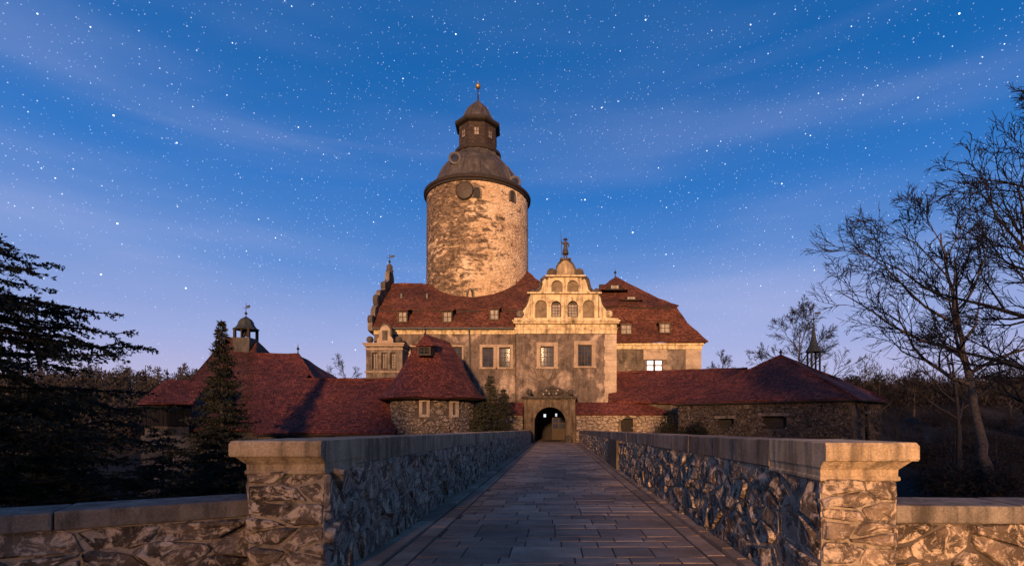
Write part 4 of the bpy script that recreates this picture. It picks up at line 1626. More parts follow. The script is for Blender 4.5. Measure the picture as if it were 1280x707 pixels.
# ------------------------------------------------------------------ right wing with hipped mansard
def right_wing():
    Y = 54.0
    g = empty('castle_wing', (10, Y, 0), 'castle wing with hipped red mansard roof and one brightly lit window', 'building')
    F = frame((0, Y, 0), (1, 0))
    xr = PX(876, Y)
    ez = PZ(428, Y)
    x0 = PX(757, Y)
    lw = (PX(818, Y), PZ(463.5, Y), 1.7, 1.2)
    u, z, w, h = lw
    m = MB(F)
    m.holes(x0, xr, -2, ez - .3, [(u - w / 2, u + w / 2, z, z + h)], .2)
    m.poly([(xr, 0, -2), (xr, 11, -2), (xr, 11, ez), (xr, 0, ez)])
    m.build('wall', M['plaster_grey'], g)
    window(g, F, u, z, w, h, 2, 2, .06, 0, glass='lit_glass', bar=.15)
    m = MB()
    m.box(u - w / 2 - .3, u + w / 2 + .5, Y - .05, Y + .05, z + h + .02, ez - .72); m.build('pale_panel', M['quoin'], g)
    m = MB(); m.box(xr - 1.6, xr + .04, Y - .06, Y + .2, -1, ez - .45); m.build('quoin', M['quoin'], g)
    m = MB(); m.box(x0, xr + .1, Y - .14, Y + .3, ez - .7, ez - .3); m.box(x0, xr + .25, Y - .28, Y + .3, ez - .3, ez - .05); m.build('cornice', M['cream_stone'], g)
    # roof
    E = [(x0 - .6, Y - .55, ez), (PX(884.5, Y - .5), Y - .55, ez), (PX(884.5, Y - .5), Y + 12.5, ez), (x0 - .6, Y + 12.5, ez)]
    by = 56.1
    bx, bz = PX(843, by), PZ(381.5, by)
    cx_ = (E[1][0] - .9, Y + .35, ez + 1.25)            # concave sweep
    mid1 = (E[1][0] + (bx - E[1][0]) * .62, Y - .55 + (by - Y + .55) * .60, ez + (bz - ez) * .5)
    B0, B1, B2 = (x0 - .6, by, bz), (bx, by, bz), (bx, Y + 9.5, bz)
    mL = (x0 - .6, mid1[1], mid1[2]); mB = (mid1[0], Y + 11, mid1[2])
    m = MB()
    m.poly([E[0], E[1], mid1, mL]); m.poly([mL, mid1, B1, B0])
    m.poly([E[1], E[2], mB, mid1]); m.poly([mid1, mB, B2, B1])
    m.build('lower_roof', M['tiles'], g, solid=.14)
    A = (PX(769, 61), 61.0, PZ(346, 61))
    o = .32
    C0, C1, C2 = (x0 - 2.6, by - o, bz - .14), (bx + o, by - o, bz - .14), (bx + o, Y + 9.8, bz - .14)
    s = .55
    k1 = tuple(C1[i] + (A[i] - C1[i]) * .3 for i in range(3)); k1 = (k1[0], k1[1], k1[2] - .28)
    kL = (C0[0] + .5, k1[1], k1[2]); k2 = (k1[0], C2[1] - 1.6, k1[2])
    m = MB()
    m.poly([C0, C1, k1, kL]); m.poly([kL, k1, A]); m.poly([C1, C2, k2, k1]); m.poly([k1, k2, A])
    m.poly([C0, kL, (C0[0] + .5, 66, k1[2])]); m.poly([kL, A, (C0[0] + .5, 66, k1[2])])
    m.build('upper_roof', M['tiles'], g, solid=.12)
    hipcaps(g, [(E[1], mid1), (mid1, B1), (C1, k1), (k1, A)], M['tiles'])
    m = MB(); m.box(C0[0], bx + .2, by - .2, by + .1, bz - .42, bz - .26); m.build('break_board', M['dark_wood'], g)
    finial(g, A, 1.05)
    m = MB(); cxx = PX(752, 60); m.box(cxx - .3, cxx + .3, 59.7, 60.3, 13, PZ(356, 60)); m.build('chimney', M['lantern_brick'], g)
    # eyebrow windows in the upper slope
    for px, py, w_, h_ in ((768.5, 361, 3.0, .62), (789, 374, 2.6, .45)):
        y = 57.6 if py < 370 else 56.5
        xx, zz_ = PX(px, y), PZ(py, y)
        n = 14
        m = MB()
        top = [(xx + w_ * (i / n - .5), zz_ + h_ * (.5 + .5 * math.cos(2 * math.pi * (i / n - .5)))) for i in range(n + 1)]
        m.prism([(xx - w_ / 2, zz_ - .1), (xx + w_ / 2, zz_ - .1)] + [(a, b - .08) for a, b in top[::-1]], y - .02, y + 1.2)
        eb = m.build('eyebrow_dormer', M['dark_wood'], g)
        m = MB()
        v = [(a, y - .14, b - .03) for a, b in top] + [(a, y + 2.4, b + .3) for a, b in top] + [(a, y - .14, b - .12) for a, b in top]
        f = [(i, i + 1, n + 2 + i, n + 1 + i) for i in range(n)] + [(i + 2 * n + 2, i + 2 * n + 3, i + 1, i) for i in range(n)]
        m.add(v, f); m.build('eyebrow_roof', M['tiles'], eb, smooth=False)
        m = MB(); m.box(xx - .42, xx + .42, y - .06, y + .0, zz_ + .02, zz_ + h_ * .62); m.build('pane', M['curtain_glass'], eb)
    for px, py in ((783, 418), (831.3, 416.5)):
        y = 53.95
        dormer(g, PX(px, y), y, PZ(py, y), 1.25, 1.15, M['tiles'], 1.8, arched=True)


right_wing()


# ------------------------------------------------------------------ round bastion with conical roof
def round_bastion():
    Yc, xc, r = 41.0, -9.75, 3.25
    rng = random.Random(77)
    g = empty('round_bastion', (xc, Yc, -1), 'squat round bastion with a red conical roof and slit windows', 'tower')
    m = MB(); m.lathe([(r - .02, -5), (r - .02, 3.8)], 48, (xc, Yc, 0)); m.build('wall', M['mortar_dark'], g, smooth=True)
    a0 = R(170); a1 = R(372)
    L = (a1 - a0) * r
    slits = [(PX(532, 38.0), 2.35, .30, .95), (PX(566.5, 38.3), 2.35, .28, .9)]
    angs = []
    for sx, sz, w, h in slits:
        dx = sx - xc
        angs.append((math.atan2(-math.sqrt(r * r - dx * dx), dx) % (2 * math.pi), sz, w, h))
    cl = cells(0, L, -1.5, 3.7, .50, .30, .028, rng)
    cl = [c for c in cl if not any(abs(a0 + c[0][0] / r - t) * r < .55 and sz - .3 < c[0][1] < sz + h + .3 for t, sz, w, h in angs)]
    fm = lambda u, v, h: Vector((xc + (r + h) * math.cos(a0 + u / r), Yc + (r + h) * math.sin(a0 + u / r), v))
    rest = MB()
    for p, poly in cl: stone_into(rest, poly, fm, rng.uniform(.02, .09), rng)
    rest.build('wall_stones', M['rubble_far'], g, smooth=True, kind='stuff')
    for t, sz, w, h in angs:
        n = Vector((math.cos(t), math.sin(t), 0))
        Fw = frame((xc + n.x * (r + .06), Yc + n.y * (r + .06), sz), (-n.y, n.x))
        m = MB(Fw)
        s = .24
        m.box(-w / 2 - s, -w / 2, -.06, .3, -.2, h + .2); m.box(w / 2, w / 2 + s, -.06, .3, -.2, h + .2)
        m.box(-w / 2, w / 2, -.055, .3, -.2, 0); m.box(-w / 2, w / 2, -.055, .3, h, h + .2)
        sw = m.build('slit_window', M['quoin'], g)
        m = MB(Fw); m.box(-w / 2, w / 2, .12, .16, 0, h); m.build('pane', M['glass'], sw)
    # roof: cone whose tip runs back into a short ridge
    n = 40
    R0, ze = 4.2, 3.62
    A = Vector((PX(531.5, 41), 41.0, PZ(415.5, 41))); B = Vector((PX(562, 43.2), 43.2, PZ(428, 43.2)))
    ring = [Vector((xc + R0 * math.cos(2 * math.pi * i / n), Yc + R0 * math.sin(2 * math.pi * i / n), ze)) for i in range(n)]
    ring2 = [Vector((xc + (R0 - .62) * math.cos(2 * math.pi * i / n), Yc + (R0 - .62) * math.sin(2 * math.pi * i / n), ze + .62)) for i in range(n)]
    m = MB()
    v = ring + ring2 + [A, B]
    f = []
    for i in range(n):
        j = (i + 1) % n
        f.append((i, j, n + j, n + i))
        ang = 360 * (i + .5) / n
        f.append((n + i, n + j, 2 * n if 120 <= ang < 320 else 2 * n + 1))
    sw1, sw2 = int(320 / 360 * n + .5), int(120 / 360 * n + .5)
    f.append((n + sw1, 2 * n + 1, 2 * n)); f.append((n + sw2, 2 * n, 2 * n + 1))
    uvs = []
    for q in f:
        uv = []
        for k in q:
            p = v[k]
            a = math.atan2(p.y - Yc, p.x - xc) if k < 2 * n else None
            uv.append((a, (p.z - ze) * 1.25))
        base = [u for u in uv if u[0] is not None]
        b0 = base[0][0]
        out = []
        for (a, w_) in uv:
            if a is None: a = sum(((t[0] - b0 + math.pi) % (2 * math.pi) - math.pi) for t in base) / len(base) + b0
            a = (a - b0 + math.pi) % (2 * math.pi) - math.pi + b0
            out.append((a * 3.2, w_))
        uvs.append(out)
    m.add(v, f, uvs)
    m.build('roof', M['tiles_dark'], g, smooth=False, solid=.16)
    m = MB(); m.lathe([(r - .1, 3.45), (R0 - .2, 3.47), (R0 - .18, 3.58), (r - .1, 3.66)], 40, (xc, Yc, 0)); m.build('eaves', M['dark_wood'], g)
    finial(g, A - Vector((0, 0, .1)), .7, ball=.10)
    # hooded dormer
    dx, dy, dz = PX(530, 38.75), 38.75, PZ(444, 38.75)
    d = dormer(g, dx, dy, dz, 1.0, .72, M['tiles_dark'], 1.7, glass='glass', over=.30)
    return g


round_bastion()


# ------------------------------------------------------------------ long low range and the hall left of the bastion
def left_ranges():
    rng = random.Random(3)
    g = empty('long_range', (-17, 38.6, -4), 'long low range with a plain dark red roof beside the round bastion', 'building')
    x0, x1 = -20.95, -11.9
    ye, ze = 38.0, .98
    sl = .88
    yr = 43.05
    zr = ze + (yr - ye) * sl
    m = MB(); m.box(x0 + .2, x1, ye + .55, 47.5, -5, ze + .25); m.build('wall', M['wall_white'], g)
    m = MB()
    m.poly([(x0, ye, ze), (x1, ye, ze), (x1, yr, zr), (x0, yr, zr)])
    m.poly([(x0, yr, zr), (x1, yr, zr), (x1, 48, ze), (x0, 48, ze)])
    m.build('roof', M['tiles_dark'], g, solid=.15)
    hipcaps(g, [((x0, yr, zr), (x1, yr, zr))], M['tiles_dark'], .1)
    m = MB(); m.box(x0, x1, ye + .05, ye + .5, ze - .24, ze - .12); m.build('eaves_board', M['dark_wood'], g)

    # taller hall with hip end
    h = empty('hall', (-26, 38.6, -4), 'tall hall with a steep dark red hipped roof ending in a small finial', 'building')
    hx0 = -30.5
    yR = 45.9
    zR = ze + (yR - ye) * sl
    a, b = PX(322, yR) - .6, PX(372.5, yR)
    m = MB()
    c1 = (-20.97, yR - (-20.97 - b), ze + (yR - (-20.97 - b) - ye) * sl)
    c2 = (-20.2, yR - (-20.2 - b), ze + (yR - (-20.2 - b) - ye) * sl)
    m.poly([(-22.5, ye, ze), (-20.97, ye, ze), c1, (b, yR, zR), (-26.97, yR, zR)])
    m.poly([(b, yR, zR), c1, c2, (-20.2, yR + 4.5, c2[2]), ])
    m.poly([(-26.97, yR, zR), (b, yR, zR), (-20.2, yR + 4.5, c2[2]), (-20.2, 52, 2.5), (-24, 52, 2.5)])
    m.build('roof', M['tiles_dark'], h, solid=.15)
    hipcaps(h, [((b, yR, zR), c2), ((-26.97, yR, zR), (b, yR, zR))], M['tiles_dark'], .1)
    finial(h, (b, yR, zR), .95, ball=.13)
    m = MB(); m.box(-22.4, -21.05, ye + .55, 51, -5, ze + .25); m.build('wall', M['wall_white'], h)
    m = MB(); m.box(-22.5, -20.98, ye + .05, ye + .5, ze - .24, ze - .12); m.build('eaves_board', M['dark_wood'], h)

    # great hall with bell turret
    Y = 48.0
    k = empty('chapel', (-30, 50, -4), 'steep red roofed chapel block carrying a small open bell turret', 'building')
    P0 = (PX(284, Y), Y, PZ(422, Y)); P1 = (PX(320, Y), Y, PZ(424.5, Y))
    el, er, ef, eb, ez = -31.0, -22.6, 39.0, 57.0, 1.2
    m = MB()
    m.poly([(el, ef, ez), (er, ef, ez), P1, P0]); m.poly([(er, ef, ez), (er, eb, ez), P1]); m.poly([(er, eb, ez), (el, eb, ez), P0, P1]); m.poly([(el, eb, ez), (el, ef, ez), P0])
    m.build('roof', M['tiles'], k, solid=.15)
    hipcaps(k, [(P0, P1), (P1, (er, ef, ez)), (P0, (el, ef, ez))], M['tiles'], .1)
    m = MB(); m.box(el + .4, er - .4, ef + .5, eb - .4, -5, ez + .1); m.build('wall', M['wall_white'], k)
    # bell turret
    cx, cy = PX(307.5, 47.3), 47.3
    Zt = lambda p: PZ(p, cy)
    w = .74
    t = empty('bell_turret_mark', (0, 0, 0)) if False else None
    m = MB(); m.box(cx - w, cx + w, cy - w, cy + w, 7.2, Zt(423)); m.build('turret_base', M['shingle'], k)
    for sx in (-1, 1):
        for sy in (-1, 1):
            m = MB(); m.box(cx + sx * (w - .1) - .1, cx + sx * (w - .1) + .1, cy + sy * (w - .1) - .1, cy + sy * (w - .1) + .1, Zt(423), Zt(411.5)); m.build('turret_post', M['dark_wood'], k)
    m = MB()
    m.box(cx - .055, cx + .055, cy - w, cy - w + .1, Zt(423), Zt(413)); m.box(cx - w + .005, cx + w - .005, cy - w + .005, cy + w - .005, Zt(413), Zt(411.3)); m.build('turret_beam', M['dark_wood'], k)
    m = MB(); m.lathe([(.26, 0), (.22, .08), (.16, .3), (.06, .38)], 12, (cx, cy, Zt(420))); m.build('bell', M['bronze'], k, smooth=True)
    m = MB(); zb = Zt(411.5)
    m.lathe([(1.10, zb - .05), (1.08, zb + .03), (.86, zb + .16), (.70, zb + .40), (.62, zb + .68), (.46, zb + .92), (.22, zb + 1.08), (.08, zb + 1.18)], 8, (cx, cy, 0), a0=R(22.5), a1=R(22.5) + 2 * math.pi)
    m.build('turret_roof', M['copper'], k)
    vane(k, (cx, cy, zb + 1.1), 1.35, .5)

    # hexagonal corner turret
    Yt = 37.0
    tx = PX(197, Yt + .8)
    q = empty('corner_turret', (tx, Yt + 1.2, -4), 'small hexagonal corner turret with a dark timber storey and red pointed roof', 'tower')
    C = (tx + .25, Yt + 1.4, 0)
    a0 = R(8)
    m = MB(); m.lathe([(1.55, -5.5), (1.5, 1.7)], 6, C, a0=a0, a1=a0 + 2 * math.pi); m.build('wall', M['wall_white'], q)
    m = MB(); m.lathe([(1.62, 1.55), (1.62, 3.15)], 6, C, a0=a0, a1=a0 + 2 * math.pi); bx = m.build('timber_storey', M['board_wood'], q)
    for i in range(6):
        aa, ab = a0 + i * R(60), a0 + (i + 1) * R(60)
        pa = Vector((C[0] + 1.63 * math.cos(aa), C[1] + 1.63 * math.sin(aa), 0)); pb = Vector((C[0] + 1.63 * math.cos(ab), C[1] + 1.63 * math.sin(ab), 0))
        if (pa + pb).y / 2 > C[1] + .8: continue
        u = (pb - pa)
        Fp = frame(pa, u)
        for j in range(6):
            s0 = u.length * j / 6
            m = MB(Fp); m.box(s0 + .015, s0 + u.length / 6 - .015, -.035, .01, 1.5, 3.15); m.build('plank', M['board_wood'], bx)
    m = MB(); m.lathe([(2.12, 3.02), (2.05, 3.12), (.06, 5.0)], 6, C, a0=a0, a1=a0 + 2 * math.pi); m.build('roof', M['tiles_dark'], q)
    m = MB()
    m.poly([(C[0], C[1] - .0, 4.98), (C[0], C[1] - 1.8, 3.1), (-26.0, C[1] - 1.6, 3.1), (-26.0, C[1] + .1, 4.85)]); m.build('link_roof', M['tiles_dark'], q, solid=.1)
    finial(q, (C[0], C[1], 5.0), .85, ball=.12)
    # wall below with a pale framed window
    w2 = empty('curtain_wall', (-27, 37.2, -5), 'pale outer castle wall with a white framed window below the corner turret', 'wall')
    Yw = 37.3
    F = frame((0, Yw, 0), (1, 0))
    x0, x1 = PX(176, Yw), PX(300, Yw)
    u, z = PX(193, Yw), PZ(590, Yw)
    u2, z2 = PX(213, Yw), PZ(583, Yw)
    m = MB(F)
    m.holes(x0, x1, -7, .8, [(u - .35, u + .35, z, z + 1.35), (u2 - .2, u2 + .2, z2, z2 + .7)], .25)
    m.poly([(x0, 0, .8), (x0, 0, -7), (x0, 6, -7), (x0, 6, .8)][::-1])
    m.build('wall', M['wall_white'], w2)
    window(w2, F, u, z, .7, 1.35, 2, 3, .1, .22, 'pale_frame', sill=False)
    window(w2, F, u2, z2, .4, .7, 1, 1, .1, .08, 'pale_frame', sill=False)


def white_mat():
    n = NT('wall_white')
    f = n.noise(n.pos(), .7, 8, .65, .6)
    n.color(n.scale(n.ramp(f, [(.3, (.05, .04, .032)), (.5, (.11, .088, .07)), (.72, (.19, .155, .124))]), n.ramp(n.noise(n.pos(), 8, 4, .7), [(.3, .75), (.7, 1.2)])))
    n.bump(n.noise(n.pos(), 5, 6, .6), .05)
    M['wall_white'] = n.done(.93)


white_mat()
left_ranges()


# ------------------------------------------------------------------ stone bastion on the right
def stone_block():
    rng = random.Random(8)
    pts = [(9.6, 40.0), (19.1, 33.0), (22.9, 36.0), (24.5, 44.0), (12.5, 48.0)]
    g = empty('stone_bastion', (17, 40, -2), 'dark rubble stone bastion with a broad hipped dark red roof', 'building')
    ze = 3.28
    # front and side walls with openings
    def face(a, b, holes, cut):
        A, B = Vector((*a, 0)), Vector((*b, 0))
        U = B - A
        F = frame(A, U)
        m = MB(F); m.holes(0, U.length, -4.5, ze + .15, holes, .5); m.build('wall', M['mortar_dark'], g)
        m = MB(F); m.box(0.05, U.length - .05, .5, .55, -4.4, ze); m.build('wall_backing', M['interior'], g)
        cl = cells(0, U.length, -1.6, ze - .05, .62, .30, .04, rng)
        cl = [c for c in cl if not any(h[0] - .12 < c[0][0] < h[1] + .12 and h[2] - .1 < c[0][1] < h[3] + .12 for h in holes)]
        nrm = Vector((U.y, -U.x, 0)).normalized()
        fm = flat_map(A, U, nrm)
        rest = MB()
        for p, poly in cl:
            if any(h[0] < p[0] < h[1] and h[2] < p[1] < h[3] for h in holes): continue
            stone_into(rest, poly, fm, rng.uniform(.02, .10), rng)
        rest.build('wall_stones', M['rubble_bastion'], g, smooth=True, kind='stuff')
        for h in holes:
            m = MB(F); m.box(h[0] - .2, h[1] + .2, -.10, .3, h[3], h[3] + .2); m.build('lintel', M['grey_stone'], g)
    face(pts[0], pts[1], [(3.1, 4.3, 1.35, 2.05), (6.2, 7.9, 1.3, 2.2)], 0)
    face(pts[1], pts[2], [(2.1, 2.75, -.2, 2.3)], 0)
    m = MB()
    for a, b in ((2, 3), (3, 4), (4, 0)):
        p, q = pts[a], pts[b]
        m.poly([(p[0], p[1], -4.5), (q[0], q[1], -4.5), (q[0], q[1], ze + .1), (p[0], p[1], ze + .1)])
    m.build('rear_wall', M['mortar_dark'], g)
    # pale quoins at the near corner
    z = -1.2; k = 0
    while z < ze - .1:
        m = MB(frame((19.1, 33.0, 0), (.8, .6)))
        e = .35 if k % 2 else .5
        m.box(-.04, e, -.09, .2, z, z + .40); m.build('quoin', M['gate_stone'], g)
        z += .415; k += 1
    # roof
    A = Vector((PX(976, 40), 40.0, PZ(444, 40)))
    c = Vector((17.2, 40, 0))
    ev = []
    for x, y in pts:
        d = Vector((x, y, 0)) - c
        d = d * (1 + .45 / d.length)
        ev.append(Vector((c.x + d.x, c.y + d.y, ze - .02)))
    m = MB()
    for i in range(5):
        a, b = ev[i], ev[(i + 1) % 5]
        m.poly([a, b, A])
    m.build('roof', M['tiles_dark'], g, solid=.16)
    hipcaps(g, [(A, e) for e in ev[:4]], M['tiles_dark'], .10)
    m = MB()
    for i in (0, 1):
        m.tube([ev[i] - Vector((0, 0, .12)), ev[i + 1] - Vector((0, 0, .12))], .07, 6)
    m.build('eaves_board', M['dark_wood'], g)
    finial(g, A, .55, ball=.13)

    # connecting range between the gatehouse and the bastion
    r = empty('connecting_range', (9, 47, 0), 'low range with a dark red roof joining gatehouse and stone bastion', 'building')
    A, B, C, D = (4.9, 46.85, 3.78), (11.2, 44.3, 3.45), (17.5, 46.6, 6.75), (5.25, 51.5, 6.85)
    m = MB(); m.poly([A, B, C, D]); m.poly([D, C, (19, 51, 3.5), (6, 55, 3.5)]); m.build('roof', M['tiles_dark'], r, solid=.15)
    hipcaps(r, [(D, C)], M['tiles_dark'], .1)
    m = MB(); m.poly([(5.3, 47.2, -1), (11.6, 44.7, -1), (11.6, 44.7, 3.8), (5.3, 47.2, 4.0)]); m.build('wall', M['plaster_grey'], r, solid=.2)
    # gate forecourt walls with tiled copings
    def cap_wall(x0, x1, y, label, holes, group):
        w = empty('forecourt_wall', ((x0 + x1) / 2, y, 0), label, 'wall', group)
        F = frame((0, y, 0), (1, 0))
        zt = PZ(517, y)
        m = MB(F); m.holes(x0, x1, -1.5, zt, holes, .6); m.build('wall', M['mortar_dark'], w)
        cl = cells(x0, x1, -.4, zt - .05, .45, .26, .028, rng)
        cl = [c for c in cl if not any(h[0] - .1 < c[0][0] < h[1] + .1 and h[2] - .1 < c[0][1] < h[3] + .1 for h in holes)]
        rest = MB()
        fm = flat_map((0, y, 0), (1, 0, 0), (0, -1, 0))
        for p, poly in cl: stone_into(rest, poly, fm, rng.uniform(.02, .08), rng)
        if rest.f: rest.build('wall_stones', M['rubble_far'], w, smooth=True, kind='stuff')
        m = MB()
        m.poly([(x0, y - .32, zt - .02), (x1, y - .32, zt - .02), (x1, y + .95, PZ(502.5, y + .95)), (x0, y + .95, PZ(502.5, y + .95))])
        m.build('tiled_coping', M['tiles_dark'], w, solid=.13)
        for h in holes:
            m = MB(F)
            for xa, xb in ((h[0] - .28, h[0]), (h[1], h[1] + .28)): m.box(xa, xb, -.07, .3, h[2], h[3])
            m.build('door_jamb', M['gate_stone'], w)
            m = MB(F); m.box(h[0], h[1], .45, .5, h[2], h[3]); m.build('door', M['board_wood'], w)
    cap_wall(1.86, 10.6, 45.3, 'stone forecourt wall with tiled coping and a dark doorway next to the gate', [(PX(776, 45.3), PX(791, 45.3), -.5, 2.15)], 'forecourt walls beside the gate')
    cap_wall(-6.6, -2.86, 45.3, 'stone forecourt wall with tiled coping between gate and round bastion', [], 'forecourt walls beside the gate')

    # slim spire behind
    s = empty('spire_turret', (PX(1017, 50), 50, -2), 'slim green-grey pointed turret on posts behind the stone bastion', 'tower')
    sx, sy = PX(1017, 50), 50.0
    Z = lambda p: PZ(p, 50)
    m = MB(); m.box(sx - .9, sx + .9, sy - .9, sy + .9, -3, 6.2); m.build('base', M['rubble_far'], s)
    for dx in (-1, 1):
        for dy in (-1, 1):
            m = MB(); m.box(sx + dx * .4 - .07, sx + dx * .4 + .07, sy + dy * .4 - .07, sy + dy * .4 + .07, 6.2, Z(437)); m.build('post', M['dark_wood'], s)
    m = MB(); m.lathe([(.78, Z(440) ), (.74, Z(438.8)), (.42, Z(432)), (.25, Z(424)), (.12, Z(412)), (.04, Z(402))], 8, (sx, sy, 0), a0=R(22.5), a1=R(22.5) + 2 * math.pi)
    m.build('spire', M['copper'], s)
    vane(s, (sx, sy, Z(403)), Z(387) - Z(403), .9)


stone_block()


# ------------------------------------------------------------------ vegetation
def fast_mesh(name, V, nper):
    """V: (n*nper, 3) array of separate polygons with nper corners"""
    me = bpy.data.meshes.new(name)
    V = np.asarray(V, dtype=np.float32)
    n = len(V) // nper
    me.vertices.add(len(V)); me.vertices.foreach_set('co', V.ravel())
    me.loops.add(n * nper); me.loops.foreach_set('vertex_index', np.arange(n * nper, dtype=np.int32))
    me.polygons.add(n)
    me.polygons.foreach_set('loop_start', np.arange(0, n * nper, nper, dtype=np.int32))
    me.polygons.foreach_set('loop_total', np.full(n, nper, dtype=np.int32))
    me.update(calc_edges=True)
    return me


def unit(a):
    return a / np.maximum(1e-9, np.linalg.norm(a, axis=1, keepdims=True))


def sprays(pts, dirs, length, width, rs):
    """one slender leaf quad at each point along dir (random roll)"""
    n = len(pts)
    d = unit(dirs + rs.normal(0, .35, (n, 3)))
    side = unit(np.cross(d, rs.normal(0, 1, (n, 3))))
    L = (length * rs.uniform(.6, 1.3, (n, 1)))
    W = (width * rs.uniform(.6, 1.3, (n, 1)))
    a = pts; b = pts + d * L * .45 + side * W; c = pts + d * L; e = pts + d * L * .45 - side * W
    return np.stack([a, b, c, e], axis=1).reshape(-1, 3)


class Tubes:
    """many tapered tubes gathered in arrays"""
    def __init__(self):
        self.v = []; self.f = []; self.n = 0

    def add(self, pts, rad, k):
        pts = np.asarray(pts); m = len(pts)
        d = np.empty_like(pts)
        d[1:-1] = pts[2:] - pts[:-2]; d[0] = pts[1] - pts[0]; d[-1] = pts[-1] - pts[-2]
        d = unit(d)
        up = np.array((.33, .21, .92)) if abs(d[0][2]) < .85 else np.array((.92, .33, .2))
        a = unit(np.cross(d, up)); b = np.cross(d, a)
        t = np.arange(k) * 2 * math.pi / k
        ring = pts[:, None, :] + np.asarray(rad)[:, None, None] * (np.cos(t)[None, :, None] * a[:, None, :] + np.sin(t)[None, :, None] * b[:, None, :])
        self.v.append(ring.reshape(-1, 3))
        i, j = np.meshgrid(np.arange(m - 1), np.arange(k), indexing='ij')
        i = i.ravel(); j = j.ravel(); jn = (j + 1) % k
        q = np.stack([i * k + j, i * k + jn, (i + 1) * k + jn, (i + 1) * k + j], axis=1) + self.n
        self.f.append(q); self.n += m * k

    def build(self, name, mat, parent, origin, kind=None):
        if not self.v: return None
        V = np.concatenate(self.v).astype(np.float32); Q = np.concatenate(self.f).astype(np.int32)
        me = bpy.data.meshes.new(name)
        me.vertices.add(len(V)); me.vertices.foreach_set('co', V.ravel())
        me.loops.add(Q.size); me.loops.foreach_set('vertex_index', Q.ravel())
        me.polygons.add(len(Q))
        me.polygons.foreach_set('loop_start', np.arange(0, Q.size, 4, dtype=np.int32))
        me.polygons.foreach_set('loop_total', np.full(len(Q), 4, dtype=np.int32))
        me.polygons.foreach_set('use_smooth', np.ones(len(Q), dtype=bool))
        me.update(calc_edges=True)
        o = link_mesh(name, me, mat, parent, origin)
        if kind: o['kind'] = kind
        return o


def nv(x, y, z): return np.array((x, y, z), dtype=float)


def bare_tree(name, label, trunk, r0, seed, limbs=None, levels=3, spread=.8, density=1.0, limb_len=.5, group=None, rmin=.008, from_t=.35, rise=.35, bark='bark', cat='tree', flare=True):
    """trunk: list of world points; limbs grow along it, each branching 'levels' times"""
    rng = np.random.default_rng(seed)
    base = np.array(trunk[0], float)
    tr = Tubes(); tw = Tubes()
    T = [np.array(p, float) - base for p in trunk]
    # resample the trunk smoothly
    cum = [0]
    for a, b in zip(T[:-1], T[1:]): cum.append(cum[-1] + np.linalg.norm(b - a))
    tot = cum[-1]
    s = np.linspace(0, tot, 26)
    P = np.stack([np.interp(s, cum, [p[i] for p in T]) for i in range(3)], axis=1)
    for _ in range(2): P[1:-1] = (P[:-2] + 2 * P[1:-1] + P[2:]) / 4
    P[1:-1] += rng.normal(0, tot * .003, (24, 3))
    rad = r0 * (1 - .88 * (s / tot) ** .9)
    if flare: rad[0] *= 1.35
    tr.add(P, rad, 8)

    def grow(p, d, L, r, lev):
        nseg = 7 if lev <= 1 else 5 if lev == 2 else 4
        pts = [p]; dd = d / np.linalg.norm(d)
        for i in range(nseg):
            wob = .11 if lev <= 1 else .15
            dd = dd + rng.normal(0, wob, 3) + nv(0, 0, rise * (.10 if lev < 3 else .05))
            dd /= np.linalg.norm(dd)
            pts.append(pts[-1] + dd * (L / nseg))
        pts = np.array(pts)
        rr = np.maximum(rmin * .55, r * (1 - .80 * np.linspace(0, 1, nseg + 1)))
        (tr if lev <= 1 else tw).add(pts, rr, 6 if lev == 1 else 4 if lev == 2 else 3)
        if lev >= levels: return
        nch = {1: 8, 2: 6, 3: 4, 4: 3}[lev]
        nch = max(2, int(nch * density * rng.uniform(.8, 1.2)))
        for k in range(nch):
            t = .22 + .78 * (k + rng.uniform(.1, .9)) / nch
            f = t * nseg; i = min(nseg - 1, int(f)); q = pts[i] + (pts[i + 1] - pts[i]) * (f - i)
            ax = pts[i + 1] - pts[i]; ax = ax / np.linalg.norm(ax)
            sd = rng.normal(0, 1, 3); sd -= ax * sd.dot(ax); sd /= np.linalg.norm(sd)
            ang = rng.uniform(.45, .95) * spread
            nd = ax * math.cos(ang) + sd * math.sin(ang)
            cl = L * rng.uniform(.40, .66) * (1.12 - .6 * t)
            if lev >= 3: cl = max(cl, .3)
            grow(q, nd, cl, max(rmin, rr[i] * rng.uniform(.45, .66)), lev + 1)
    H = tot
    if limbs is None:
        nl = 12
        limbs = []
        az = rng.uniform(0, 6.28)
        for k in range(nl):
            t = from_t + (1 - from_t) * (k + .5) / nl
            az += 2.4 + rng.normal(0, .3)
            el = .35 + .75 * t
            limbs.append((t, nv(math.cos(az) * math.cos(el), math.sin(az) * math.cos(el), math.sin(el)), H * limb_len * (1.15 - .75 * t)))
    for (t, d, L) in limbs:
        f = t * 25; i = min(24, int(f)); q = P[i] + (P[i + 1] - P[i]) * (f - i)
        grow(q, np.array(d, float), L, rad[i] * .68, 1)
    root = empty(name, tuple(base), label, cat, group)
    tr.build('trunk', M[bark], root, tuple(base))
    tw.build('crown', M['twig'], root, tuple(base))
    return root


